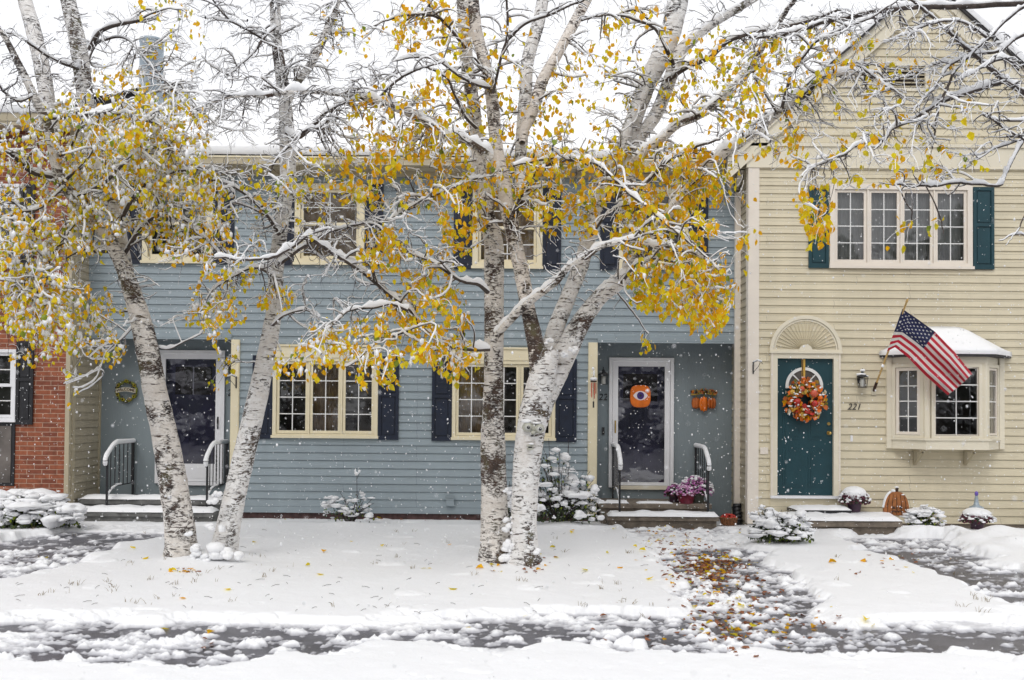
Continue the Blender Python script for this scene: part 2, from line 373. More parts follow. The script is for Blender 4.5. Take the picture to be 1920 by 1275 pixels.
def blobs(mb, C, S, m, level=1, jit=.18, rot=True):
    """many lumpy ellipsoids: C (n,3) centres, S (n,3) half axes"""
    V0, F0 = (None, ICO1, ICO2, ICO3)[level]; C = np.asarray(C, float); S = np.asarray(S, float)
    if S.ndim == 1: S = np.tile(S, (len(C), 1))
    n = len(C); k = len(V0)
    if n == 0: return
    a = rng.uniform(0, 2*np.pi, n); ca, sa = np.cos(a), np.sin(a)
    ph = rng.uniform(0, 6.28, (n, 3)); fr = rng.uniform(2, 4.5, (n, 3))
    d = 1+jit*(np.sin(V0[None, :, 0]*fr[:, :1]+ph[:, :1])+np.sin(V0[None, :, 1]*fr[:, 1:2]+ph[:, 1:2])+np.sin(V0[None, :, 2]*fr[:, 2:]+ph[:, 2:]))
    V = V0[None]*d[..., None]*S[:, None, :]
    if rot: V = np.stack([V[..., 0]*ca[:, None]-V[..., 1]*sa[:, None], V[..., 0]*sa[:, None]+V[..., 1]*ca[:, None], V[..., 2]], -1)
    V = V+C[:, None, :]
    F = (F0[None]+(np.arange(n)*k)[:, None, None]).reshape(-1, 3)
    mb.add(V.reshape(-1, 3), F, m, True)
LEAFV = np.array([(0, 0, 0), (0, .34, .0), (0, .72, .0), (0, 1, -.03), (-.34, .34, .10), (.34, .34, .10), (-.24, .70, .07), (.24, .70, .07)])
LEAFF4 = np.array([(1, 2, 6, 4), (1, 5, 7, 2)]); LEAFF3 = np.array([(0, 1, 4), (0, 5, 1), (2, 3, 6), (2, 7, 3)])
def leaves(mb, P, size, mats, down=1.0, wide=1.15):
    """leaf blades: P (n,3) stalk ends, size (n,), mats list of keys per leaf; down 1 hanging, 0 lying flat"""
    P = np.asarray(P, float); n = len(P)
    if n == 0: return
    mats = np.asarray(mats); size = np.asarray(size)
    az_ = rng.uniform(0, 2*np.pi, n)
    if down > .5:
        yv = np.stack([rng.normal(0, .38, n), rng.normal(0, .38, n), -np.ones(n)], 1)
    else:
        yv = np.stack([np.cos(az_), np.sin(az_), rng.normal(0, .18, n)], 1)
    yv /= np.linalg.norm(yv, axis=1, keepdims=True)
    a2 = rng.uniform(0, 2*np.pi, n)
    nv = np.stack([np.cos(a2), np.sin(a2), rng.normal(0, .3, n)], 1) if down > .5 else np.stack([rng.normal(0, .25, n), rng.normal(0, .25, n), np.ones(n)], 1)
    xv = np.cross(yv, nv); xv /= np.linalg.norm(xv, axis=1, keepdims=True)+1e-9
    zv = np.cross(xv, yv)
    L = LEAFV[None]*np.array([wide, 1, 1.0])
    curl = rng.uniform(-2.2, 3.6, n)
    V = P[:, None]+size[:, None, None]*(L[..., :1]*xv[:, None]+L[..., 1:2]*yv[:, None]+(L[..., 2:]*curl[:, None, None])*zv[:, None])
    for mk in np.unique(mats):
        idx = np.where(mats == mk)[0]; VV = V[idx].reshape(-1, 3); b = (np.arange(len(idx))*8)[:, None, None]
        mb.add(VV, (LEAFF4[None]+b).reshape(-1, 4), str(mk))
        mb.f.append((LEAFF3[None]+b).reshape(-1, 3)+mb.n-len(VV)); mb.m.append(np.full(len(idx)*4, mb.mi(str(mk)))); mb.sm.append(np.full(len(idx)*4, False))
def vnoise(x, y, seed=0):
    """smooth value noise in 0..1"""
    def h(i, j):
        n = (i.astype(np.int64)*374761393 + j.astype(np.int64)*668265263 + seed*974634777) & 0xffffffff
        n = ((n ^ (n >> 13))*1274126177) & 0xffffffff
        return ((n ^ (n >> 16)) & 0xffff)/65535.0
    i = np.floor(x); j = np.floor(y); fx = x-i; fy = y-j
    fx = fx*fx*(3-2*fx); fy = fy*fy*(3-2*fy)
    return (h(i, j)*(1-fx)+h(i+1, j)*fx)*(1-fy)+(h(i, j+1)*(1-fx)+h(i+1, j+1)*fx)*fy
def fbm(x, y, seed=0, o=4): return sum(vnoise(x*2**k, y*2**k, seed+k)*.5**(k+1) for k in range(o))/(1-.5**o)
# ================================================================= HOUSES
YA, YB, YR = 15.0, 15.6, 16.1          # fronts of the cream and brick houses, blue front, back of the doorway recesses
XL = WX(131, YA); XRc = WX(1404, YA)   # the two side walls that close the blue front
def clap(mb, x0, x1, z0, z1, Y, openings, m, exp=.1215, xlim=None, O=(0, 0), ang=0.0, zref=0.0):
    """lapped boards with real openings: rows of boards, butt edge proud, cut round the openings"""
    V = []; F = []
    k0 = math.floor((z0-zref)/exp); k1 = math.ceil((z1-zref)/exp)
    ca, sa = math.cos(ang), math.sin(ang)
    def T(x, y, z): return (O[0]+x*ca-y*sa, O[1]+x*sa+y*ca, z)
    for k in range(k0, k1):
        a0 = zref+k*exp; a1 = a0+exp; za = max(a0, z0); zb = min(a1, z1)
        cuts = sorted({za, zb, *[q for o in openings for q in (o[2], o[3]) if za < q < zb]})
        for s0, s1 in zip(cuts[:-1], cuts[1:]):
            if s1-s0 < 1e-4: continue
            lo, hi = (x0, x1) if xlim is None else xlim((s0+s1)/2)
            if hi <= lo: continue
            segs = [(lo, hi)]
            for o in openings:
                if o[2] < (s0+s1)/2 < o[3]:
                    ns = []
                    for a, b in segs:
                        if o[1] <= a or o[0] >= b: ns.append((a, b)); continue
                        if o[0] > a: ns.append((a, o[0]))
                        if o[1] < b: ns.append((o[1], b))
                    segs = ns
            f = lambda z: Y-.003-.017*(1-(z-a0)/exp)
            for a, b in segs:
                n = len(V)
                V += [T(a, f(s0), s0), T(b, f(s0), s0), T(b, f(s1), s1), T(a, f(s1), s1)]; F.append((n, n+1, n+2, n+3))
                if s0 == a0 or s0 == za:
                    n = len(V); V += [T(a, f(s0), s0), T(b, f(s0), s0), T(b, Y-.001, s0), T(a, Y-.001, s0)]; F.append((n+3, n+2, n+1, n))
    mb.add(V, F, m)
def xf(mb, O, ang):
    ca, sa = math.cos(ang), math.sin(ang)
    for i, v in enumerate(mb.v): mb.v[i] = np.stack([O[0]+v[:, 0]*ca-v[:, 1]*sa, O[1]+v[:, 0]*sa+v[:, 1]*ca, v[:, 2]], 1)
    return mb
def window(house, x0, x1, z0, z1, Y, ns, cols, rows, trim='cream', sashm='cream', cw=.055, header=0, curtain=None, dh=False, O=(0, 0), ang=0, name='window', label=None, sill=True, room=True, proud=.035, cur_cols=None, roomd=.7):
    A = MB()
    A.box(x0, x0+cw, Y-proud, Y+.08, z0, z1, trim); A.box(x1-cw, x1, Y-proud, Y+.08, z0, z1, trim)
    A.box(x0+cw, x1-cw, Y-proud, Y+.08, z1-cw, z1, trim); A.box(x0+cw, x1-cw, Y-proud, Y+.08, z0, z0+cw, trim)
    if header: A.box(x0-.02, x1+.02, Y-proud-.012, Y-.002, z1+.001, z1+header-.03, trim); A.box(x0-.035, x1+.035, Y-proud-.03, Y-.002, z1+header-.029, z1+header, trim)
    if sill: A.box(x0-.015, x1+.015, Y-proud-.03, Y-proud-.001, z0-.012, z0+.03, trim)
    if room:
        for w in [(x0+cw, x1-cw, Y+roomd, Y+roomd+.01, z0+cw, z1-cw), (x0+cw-.01, x0+cw, Y+.081, Y+roomd, z0+cw, z1-cw), (x1-cw, x1-cw+.01, Y+.081, Y+roomd, z0+cw, z1-cw),
                  (x0+cw, x1-cw, Y+.081, Y+roomd, z0+cw-.01, z0+cw), (x0+cw, x1-cw, Y+.081, Y+roomd, z1-cw, z1-cw+.01)]: A.box(*w, 'interior')
    xf(A, O, ang); W = sub(A, name, house, label)
    iw = (x1-x0-2*cw)/ns; mull = .022
    S = MB(); G = MB(); Mn = MB()
    sw = .042
    for i in range(ns):
        a = x0+cw+i*iw+(mull/2 if i else 0); b = x0+cw+(i+1)*iw-(mull/2 if i < ns-1 else 0)
        if i: xm = x0+cw+i*iw; S.box(xm-mull/2, xm+mull/2, Y-proud+.008, Y+.07, z0+cw, z1-cw, trim)
        c0, c1, d0, d1 = a+.004, b-.004, z0+cw+.004, z1-cw-.004
        ys = Y-.008
        parts = [(d0, d1, ys)] if not dh else [(d0, (d0+d1)/2+.02, ys+.03), ((d0+d1)/2-.02, d1, ys)]
        for (e0, e1, yy) in parts:
            S.box(c0, c0+sw, yy, yy+.035, e0, e1, sashm); S.box(c1-sw, c1, yy, yy+.035, e0, e1, sashm)
            S.box(c0+sw, c1-sw, yy, yy+.035, e0, e0+sw*1.1, sashm); S.box(c0+sw, c1-sw, yy, yy+.035, e1-sw, e1, sashm)
            g0, g1, h0, h1 = c0+sw, c1-sw, e0+sw*1.1, e1-sw
            yg = yy+.02
            G.quad((g0, yg, h0), (g1, yg, h0), (g1, yg, h1), (g0, yg, h1), 'glass')
            mw = .0075
            r_ = rows if not dh else max(1, rows//2)
            for c in range(1, cols): xx = g0+(g1-g0)*c/cols; Mn.box(xx-mw, xx+mw, yg-.009, yg-.002, h0, h1, 'muntin')
            for r in range(1, r_): zz = h0+(h1-h0)*r/r_; Mn.box(g0, g1, yg-.0115, yg-.0095, zz-mw, zz+mw, 'muntin')
        if curtain:
            cc = curtain if cur_cols is None else cur_cols[i]
            if cc:
                n = 40; xs = np.linspace(c0, c1, n); yw = Y+.13+.018*np.sin(xs*95+i)+.01*np.sin(xs*41)
                V = [(x, y, d0) for x, y in zip(xs, yw)]+[(x, y, d1) for x, y in zip(xs, yw)]
                G2 = MB(); G2.add(V, [(k, k+1, n+k+1, n+k) for k in range(n-1)], cc, True); xf(G2, O, ang); sub(G2, 'curtain', W)
    for mb_, nm in ((S, 'sash'), (Mn, 'muntin'), (G, 'pane')):
        if mb_.n: xf(mb_, O, ang); sub(mb_, nm, W)
    return W
def shutter(house, x0, x1, z0, z1, Y, m, label=None):
    A = MB(); t = .03; st = .045
    A.box(x0, x0+st, Y-t-.012, Y-.018, z0, z1, m); A.box(x1-st, x1, Y-t-.012, Y-.018, z0, z1, m)
    zs = [z0, z0+.07, z0+(z1-z0)*.52, z0+(z1-z0)*.52+.05, z1-.05, z1]
    for a, b in ((zs[0], zs[1]), (zs[2], zs[3]), (zs[4], zs[5])): A.box(x0+st, x1-st, Y-t-.012, Y-.018, a, b, m)
    A.box(x0+st, x1-st, Y-t+.006, Y-.0185, z0+.07, z1-.05, m)
    for a, b in ((zs[1], zs[2]), (zs[3], zs[4])): A.box(x0+st+.02, x1-st-.02, Y-t-.004, Y-t+.0055, a+.02, b-.02, m)
    return sub(A, 'shutter', house, label)
def rect(px0, py0, px1, py1, Y):
    cy, cx = (py0+py1)/2, (px0+px1)/2
    return WX(px0, Y, cy), WX(px1, Y, cy), WZ(py1, Y, cx), WZ(py0, Y, cx)

# ----------------------------------------------------------------- blue house
blue = thing('row_house', 'blue clapboard middle house of the row with navy shutters and two recessed doorways', 'house', (-1.5, YB, 0))
ZH = (WZ(631, YB, 310)+WZ(641, YB, 1250))/2       # underside of the upper storey over the recesses
ZE = (WZ(303, YB-.3, 680)+WZ(318, YB-.3, 1390))/2 - .03  # underside of gutter
RL = (XL, WX(434, YB)); RRr = (WX(1120, YB), XRc)
ZF = WZ(962, YB, 680)
wins_up = [rect(268, 345, 400, 493, YB), rect(553, 345, 684, 496, YB), rect(886, 352, 1017, 503, YB), rect(1160, 352, 1290, 505, YB)]
wins_lo = [rect(512, 671, 709, 820, YB), rect(848, 676, 1041, 824, YB)]
opn = [(*w,) for w in wins_up+wins_lo]+[(RL[0], RL[1], -1, ZH), (RRr[0], RRr[1], -1, ZH)]
opn = [(o[0]+(.02 if i < 6 else 0), o[1]-(.02 if i < 6 else 0), o[2]+(.02 if i < 6 else 0), o[3]-(.02 if i < 6 else 0)) for i, o in enumerate(opn)]
A = MB(); clap(A, XL, XRc, ZF+.10, ZE, YB, opn, 'blue')
A.box(RL[1]+.12, RRr[0]-.13, YB-.026, YB, ZF, ZF+.10, 'blue')            # water table board
A.box(XL, RL[1]-.0, YB-.027, YB+.05, ZH-.03, ZH+.075, 'blue'); A.box(RRr[0], XRc, YB-.027, YB+.05, ZH-.03, ZH+.075, 'blue')
A.box(RL[1]+.115, RL[1]+.12, YB, YR, -.2, ZH, 'blue')
sub(A, 'clapboard_wall', blue)
A = MB(); A.box(RL[1]+.02, RRr[0]-.02, YB+.015, YB+.1, -.35, ZF-.001, 'foundation'); sub(A, 'foundation', blue)
# recesses: back walls with door openings, inner side, ceiling
doorL = rect(294, 657, 421, 906, YR); doorR = rect(1142, 671, 1262, 914, YR)
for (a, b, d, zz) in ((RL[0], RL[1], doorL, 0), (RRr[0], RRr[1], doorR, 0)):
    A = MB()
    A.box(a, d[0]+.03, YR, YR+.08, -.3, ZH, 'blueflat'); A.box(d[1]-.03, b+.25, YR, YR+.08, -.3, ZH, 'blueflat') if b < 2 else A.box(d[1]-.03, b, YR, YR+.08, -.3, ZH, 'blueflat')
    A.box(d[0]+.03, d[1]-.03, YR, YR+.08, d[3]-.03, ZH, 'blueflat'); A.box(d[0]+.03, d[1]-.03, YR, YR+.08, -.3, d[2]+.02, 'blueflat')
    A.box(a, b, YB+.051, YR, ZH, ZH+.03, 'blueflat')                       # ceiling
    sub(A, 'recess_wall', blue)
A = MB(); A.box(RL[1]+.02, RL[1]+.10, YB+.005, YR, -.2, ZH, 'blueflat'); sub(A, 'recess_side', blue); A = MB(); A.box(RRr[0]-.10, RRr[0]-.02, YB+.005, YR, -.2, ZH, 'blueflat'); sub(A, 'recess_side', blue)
for (a, b) in ((RL[1], RL[1]+.135), (RRr[0]-.145, RRr[0])):
    A = MB(); A.box(a, b, YB-.036, YB+.004, ZF-.05, ZH-.031, 'cream'); A.box(a+.012, b-.012, YB-.046, YB-.0365, ZF-.05, ZH-.031, 'cream'); sub(A, 'corner_post', blue)
# windows and shutters
for i, (x0, x1, z0, z1) in enumerate(wins_up):
    window(blue, x0, x1, z0, z1, YB, 1, 2, 4, dh=True, cw=.09, curtain=('curtainb' if i in (1, 2) else None), label='double hung upstairs window with cream casing')
SH = [(240, 268, 0), (402, 440, 0), (517, 552, 1), (685, 719, 1), (851, 886, 2), (1018, 1052, 2), (1125, 1160, 3), (1291, 1327, 3)]
for a, b, i in SH:
    w = wins_up[i]; shutter(blue, WX(a, YB, 420), WX(b, YB, 420), w[2]-.02, w[3]+.0, YB, 'navy')
for i, (x0, x1, z0, z1) in enumerate(wins_lo):
    window(blue, x0, x1, z0, z1, YB, 3, 2, 4, header=.205, label='triple casement window with cream frame and small panes',
           curtain='curtainb', cur_cols=[None, 'curtainb', None] if i == 0 else ['curtainb', None, None])
for a, b, i in [(474, 511, 0), (710, 748, 0), (810, 847, 1), (1042, 1081, 1)]:
    w = wins_lo[i]; shutter(blue, WX(a, YB, 745), WX(b, YB, 745), w[2]-.03, w[3]+.03, YB, 'navy')
# storm doors
def storm(house, d, lower, handle_left, sillm, nm_label):
    x0, x1, z0, z1 = d; A = MB(); c = .05
    A.box(x0-.005, x0+c, YR-.045, YR+.05, z0, z1, 'white'); A.box(x1-c, x1+.005, YR-.045, YR+.05, z0, z1, 'white'); A.box(x0+c, x1-c, YR-.045, YR+.05, z1-c, z1, 'white')
    A.box(x0+c, x1-c, YR-.05, YR+.05, z0-.03, z0+.03, sillm)
    D = sub(A, 'storm_door', house, nm_label)
    B = MB(); s = .085
    a, b, e, f = x0+c+.006, x1-c-.006, z0+.036, z1-c-.006
    B.box(a, a+s, YR-.03, YR+.005, e, f, 'white'); B.box(b-s, b, YR-.03, YR+.005, e, f, 'white'); B.box(a+s, b-s, YR-.03, YR+.005, f-s, f, 'white')
    B.box(a+s, b-s, YR-.03, YR+.005, e, e+lower, 'white')
    if lower > .15: B.box(a+s+.05, b-s-.05, YR-.034, YR-.0305, e+.05, e+lower-.04, 'white')
    sub(B, 'door_leaf', D)
    B = MB(); B.quad((a+s, YR-.01, e+lower), (b-s, YR-.01, e+lower), (b-s, YR-.01, f-s), (a+s, YR-.01, f-s), 'glassd'); sub(B, 'glass_pane', D)
    B = MB(); hx = a+s*.5 if handle_left else b-s*.5; hz = z0+.98
    B.box(hx-.012, hx+.012, YR-.036, YR-.0305, hz-.10, hz+.10, 'black' if not handle_left else 'brass'); B.rod((hx, YR-.06, hz-.06), (hx, YR-.06, hz+.06), .009, 'black' if not handle_left else 'brass'); B.rod((hx, YR-.031, hz), (hx, YR-.06, hz), .007, 'brass')
    sub(B, 'handle', D)
    # inner door and dark hall
    B = MB(); yb = YR+.13
    B.box(a, b, yb, yb+.04, e, f, 'darkdoor')
    w = b-a
    for cx in (.27, .73):
        for zz0, zz1 in ((.12, .36), (.42, .62)):
            B.box(a+w*(cx-.17), a+w*(cx+.17), yb-.012, yb-.0005, e+(f-e)*zz0, e+(f-e)*zz1, 'darkdoor')
    B.box(a-.02, a-.001, YR+.051, yb+.04, e, f, 'interior'); B.box(b+.001, b+.02, YR+.051, yb+.04, e, f, 'interior')
    sub(B, 'inner_door', D)
    B = MB(); B.box(a+w*.2, a+w*.8, yb-.014, yb-.001, e+(f-e)*.68, e+(f-e)*.9, 'interior'); B.box(a+w*.49, a+w*.51, yb-.018, yb-.0145, e+(f-e)*.68, e+(f-e)*.9, 'muntin') if not handle_left else None
    sub(B, 'door_light', D)
    B = MB(); B.rod((a+s*.6, YR-.035, f-.25), (b-s*.8, YR-.038, f-.27), .006, 'steel'); sub(B, 'door_closer', D) if False else None
    return D
storm(blue, doorL, .28, False, 'white', 'white storm door with tall glass and a white kick panel')
storm(blue, doorR, .05, True, 'lightbeige', 'white storm door with full length glass')
# eave: soffit, fascia, gutter
A = MB(); yo = YB-.30
A.box(XL, XRc, yo+.02, YB+.02, ZE-.02, ZE+.01, 'tantrim'); A.box(XL, XRc, YB-.06, YB-.021, ZE-.10, ZE-.021, 'tantrim'); sub(A, 'soffit', blue)
A = MB(); g = [(0, 0), (.02, .0), (.02, .11), (0, .12)]
A.box(XL, XRc, yo-.10, yo+.0, ZE-.01, ZE+.005, 'tantrim'); A.box(XL, XRc, yo-.115, yo-.10, ZE-.01, ZE+.11, 'tantrim'); A.box(XL, XRc, yo+.001, yo+.018, ZE-.01, ZE+.13, 'tantrim'); A.box(XL, XRc, yo-.125, yo-.1155, ZE+.09, ZE+.115, 'cream')
sub(A, 'gutter', blue)
YG = 20.2; SL = math.tan(R_(27)); ZG = ZE+.16+SL*(YG-yo)
A = MB(); A.add([(XL, yo-.02, ZE+.12), (XRc+.3, yo-.02, ZE+.12), (XRc+.3, YG, ZG), (XL, YG, ZG), (XL, yo-.02, ZE+.16), (XRc+.3, yo-.02, ZE+.16), (XRc+.3, YG, ZG+.04), (XL, YG, ZG+.04)],
      [(0, 1, 2, 3), (4, 7, 6, 5), (0, 4, 5, 1)], 'roof')
A.add([(XL, YG, ZG+.02), (XRc, YG, ZG+.02), (XRc, YG+4.6, ZE+.1), (XL, YG+4.6, ZE+.1)], [(0, 1, 2, 3)], 'roof')
RF = sub(A, 'roof', blue)
def snow_slab(x0, x1, fn, y0, y1, th, nx, ny, m='snow', seed=1):
    """rounded snow cover on a sloping surface, fn(y) -> z of the surface"""
    mb = MB(); xs = np.linspace(x0, x1, nx); ys = np.concatenate([[y0, y0], y0+(y1-y0)*np.linspace(0, 1, ny)**1.6])
    X, Y = np.meshgrid(xs, ys); Z = fn(Y)+th*(.75+.5*fbm(X*1.7, Y*1.7, seed))
    Z[0] = fn(ys[0])+.0; Z[1] = fn(ys[1])+th*(.45+.3*fbm(xs*2.2, xs*0+3, seed)); Y = Y.copy(); Y[1] -= .03+.03*fbm(xs*3, xs*0, seed+2); Z[2] = Z[1]+th*.30; Y[2] += .02
    V = np.stack([X, Y, Z], -1).reshape(-1, 3); n = len(ys)
    F = np.array([[j*nx+i, j*nx+i+1, (j+1)*nx+i+1, (j+1)*nx+i] for j in range(n-1) for i in range(nx-1)])
    mb.add(V, F, m, True); return mb
sub(snow_slab(XL-.2, XRc+.1, lambda y: ZE+.165+SL*(y-(yo-.02)), yo-.03, YG, .17, 160, 24), 'roof_snow', RF)
# flue on the roof and tan chimney chase
fp = W3(283, 190, 17.6); A = MB(); r = 0.205
A.lathe((fp[0], 17.6, 0), [(r, 5.6), (r, WZ(80, 17.6, 283)), (r*1.06, WZ(80, 17.6, 283)), (r*1.06, WZ(75, 17.6, 283)), (r*.85, WZ(75, 17.6, 283))], 'steel', 24); sub(A, 'flue_pipe', blue)
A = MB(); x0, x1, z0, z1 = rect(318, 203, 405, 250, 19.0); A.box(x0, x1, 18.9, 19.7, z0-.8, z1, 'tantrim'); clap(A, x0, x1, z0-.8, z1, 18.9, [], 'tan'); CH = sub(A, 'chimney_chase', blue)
B = MB(); blobs(B, [((x0+x1)/2, 19.3, z1+.04)], [((x1-x0)*.55, .45, .13)], 'snow', 3, .02, False); sub(B, 'snow_cap', CH)
# downspout beside the corner
A = MB(); xd0, xd1 = XRc-.098, XRc-.012
A.box(xd0, xd1, YB-.11, YB-.03, -.02, ZE-.32, 'pale')
A.tubes(np.array([[(xd0+xd1)/2, YB-.07, ZE-.30], [(xd0+xd1)/2, YB-.075, ZE-.2], [(xd0+xd1)/2, YB-.2, ZE-.09], [(xd0+xd1)/2, YB-.34, ZE-.0]]), [.046]*4, 10, 'pale')
DS = sub(A, 'downspout', blue)
B = MB(); zz = .08
B.tubes(np.array([[xd0+.03, YB-.13, zz+.15], [xd0+.03, YB-.16, zz], [xd0+.0, YB-.28, zz-.14], [xd0-.02, YB-.36, zz-.2]]), [.065, .07, .075, .075], 12, 'black'); 
for q in range(5): B.tubes(np.array([[xd0+.03, YB-.15-.03*q, zz+.10-.05*q], [xd0+.03, YB-.165-.03*q, zz+.08-.05*q]]), [.081, .081], 12, 'black')
sub(B, 'drain_elbow', DS)
# vent box and numbers
A = MB(); x0, x1, z0, z1 = rect(837, 930, 852, 948, YB); A.box(x0, x1, YB-.09, YB-.02, z0, z1, 'blue'); A.box(x0-.01, x1+.01, YB-.1, YB-.0905, z1-.03, z1+.01, 'blueflat'); sub(A, 'dryer_vent', blue)
A = MB(); V, F = text_mesh('22', .15, 'black', (WX(1130, YR, 745), YR-.012, WZ(745, YR, 1130)), .2); A.add(V, F, 'black'); sub(A, 'house_number', blue)
A = MB(); V, F = text_mesh('2', .15, 'black', (WX(430, YR, 737), YR-.012, WZ(737, YR, 430)), .2); A.add(V, F, 'black'); sub(A, 'house_number', blue)
A = MB(); x, z = WX(1131, YR, 808), WZ(808, YR, 1131); A.box(x-.02, x+.02, YR-.02, YR-.001, z-.06, z+.06, 'black'); A.rod((x, YR-.03, z-.02), (x, YR-.02, z-.02), .009, 'lampglass'); sub(A, 'doorbell', blue)

# ----------------------------------------------------------------- cream (beige) gabled house
beige = thing('gabled_house', 'cream clapboard gabled house at the right with a teal door and bay window', 'house', (6.0, YA, 0))
XE = 8.9; PKX = (XRc-.25+XE+.25)/2
ZEB = WZ(300, YA, 1660); ZPK = ZEB+(PKX-XRc+.3)*.90
up4 = rect(1555, 347, 1822, 503, YA); dr = rect(1447, 663, 1571, 929, YA); bw = (WX(1668, YA, 760), WX(1872, YA, 760), WZ(838, YA, 1770), WZ(680, YA, 1770))
ZB0 = WZ(981, YA, 1650)
ZFR = (WZ(317, YA, 1660), WZ(271, YA, 1660))
xc0 = XRc+.145
def xl(z):
    if z < ZEB: return xc0, XE
    d = (ZPK-z)/.90
    return PKX-d, PKX+d
ops = [(up4[0]+.03, up4[1]-.03, up4[2]+.03, up4[3]-.03), (dr[0]+.03, dr[1]-.03, -1, dr[3]-.03), (bw[0]+.06, bw[1]-.06, bw[2]+.04, bw[3]-.03)]
vt = rect(1650, 122, 1735, 168, YA)
ops.append((vt[0]+.02, vt[1]-.02, vt[2]+.02, vt[3]-.02))
A = MB(); clap(A, xc0, XE, ZB0, ZFR[0], YA, ops, 'beige'); clap(A, xc0, XE, ZFR[1], ZPK, YA, ops, 'beige', xlim=xl, zref=.04)
A.box(XRc+.02, XE, YA+.02, YA+.05, ZFR[0]-.3, ZEB, 'tan')
sub(A, 'clapboard_wall', beige)
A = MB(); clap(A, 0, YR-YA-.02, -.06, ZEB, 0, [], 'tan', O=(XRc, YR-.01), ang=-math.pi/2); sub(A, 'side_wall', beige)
A = MB(); A.box(XRc-.012, xc0, YA-.03, YA+.04, ZB0-.02, ZFR[0], 'pale'); A.box(XRc-.022, XRc-.0125, YA-.03, YA+.11, ZB0-.02, ZEB-.1, 'pale'); sub(A, 'corner_board', beige)
A = MB(); A.box(xc0-.05, XE, YA+.01, YA+.2, -.5, ZB0-.001, 'concrete'); A.box(XRc, XRc+.2, YA+.05, YR, -.5, -.061, 'foundation'); sub(A, 'foundation', beige)
A = MB(); A.box(XRc-.05, XE+.1, YA-.035, YA+.0, ZFR[0], ZFR[1], 'lightbeige'); A.box(XRc-.06, XE+.1, YA-.06, YA-.0355, ZFR[1]-.05, ZFR[1]-.003, 'lightbeige')
A.box(XRc-.05, XE+.1, YA-.043, YA-.0355, ZFR[0]+.0, ZFR[0]+.025, 'lightbeige'); sub(A, 'frieze_board', beige)
# rakes and roof
for s in (-1, 1):
    A = MB(); hx = PKX+s*(PKX-XRc+.35); hz = ZPK-(PKX-XRc+.35)*.90
    for (o0, o1, y0, y1) in ((.0, .26, YA-.06, YA+.0), (-.03, .09, YA-.09, YA-.0605)):
        A.prism([(PKX, ZPK+.05-o0*1.34), (hx, hz+.05-o0*1.34), (hx, hz+.05-o1*1.34), (PKX, ZPK+.05-o1*1.34)], y0, y1, 'lightbeige')
    sub(A, 'rake_board', beige)
    A = MB()
    A.prism([(PKX, ZPK+.10), (hx+s*.12, hz+.10-.108), (hx+s*.12, hz+.055-.108), (PKX, ZPK+.055)], YA-.14, YA+6, 'roof'); RF = sub(A, 'roof', beige)
    A = MB(); nx = 40; t = np.linspace(0, 1, nx); th = .14+.05*fbm(t*9, t*0, 5+s)
    xs_ = PKX+(hx+s*.16-PKX)*t; zs_ = ZPK+.10+(hz-.15-ZPK)*t
    V = []; 
    for (yy, k) in ((YA-.15, 0), (YA-.17, .5), (YA-.10, 1), (YA+.5, 1.05), (YA+6, 1.05)):
        V += [(x, yy, z+k*h) for x, z, h in zip(xs_, zs_, th)]
    A.add(V, np.array([[j*nx+i, j*nx+i+1, (j+1)*nx+i+1, (j+1)*nx+i] for j in range(4) for i in range(nx-1)]), 'snow', True); sub(A, 'roof_snow', RF)
# louvred vent
A = MB(); A.box(vt[0]-.04, vt[1]+.04, YA-.03, YA+.0, vt[3]-.02, vt[3]+.03, 'lightbeige'); A.box(vt[0]-.04, vt[1]+.04, YA-.03, YA+.0, vt[2]-.03, vt[2]+.02, 'lightbeige')
A.box(vt[0]-.04, vt[0]+.01, YA-.03, YA, vt[2]+.021, vt[3]-.021, 'lightbeige'); A.box(vt[1]-.01, vt[1]+.04, YA-.03, YA, vt[2]+.021, vt[3]-.021, 'lightbeige')
A.box(vt[0]+.01, vt[1]-.01, YA+.06, YA+.07, vt[2], vt[3], 'interior')
for k in range(6):
    z = vt[2]+.03+(vt[3]-vt[2]-.05)*k/5.5
    A.add([(vt[0]+.01, YA-.025, z), (vt[1]-.01, YA-.025, z), (vt[1]-.01, YA+.03, z+.035), (vt[0]+.01, YA+.03, z+.035), (vt[0]+.01, YA-.025, z+.012), (vt[1]-.01, YA-.025, z+.012), (vt[1]-.01, YA+.03, z+.047), (vt[0]+.01, YA+.03, z+.047)],
          [(0, 3, 2, 1), (4, 5, 6, 7), (0, 1, 5, 4)], 'tantrim')
sub(A, 'gable_vent', beige)
window(beige, *up4, YA, 4, 2, 4, trim='pale', sashm='pale', cw=.075, curtain='curtain', label='four part casement window upstairs with pale curtains')
shutter(beige, WX(1515, YA, 425), WX(1553, YA, 425), up4[2]-.01, up4[3]-.03, YA, 'teal'); shutter(beige, WX(1823, YA, 425), WX(1862, YA, 425), up4[2]-.01, up4[3]-.03, YA, 'teal')
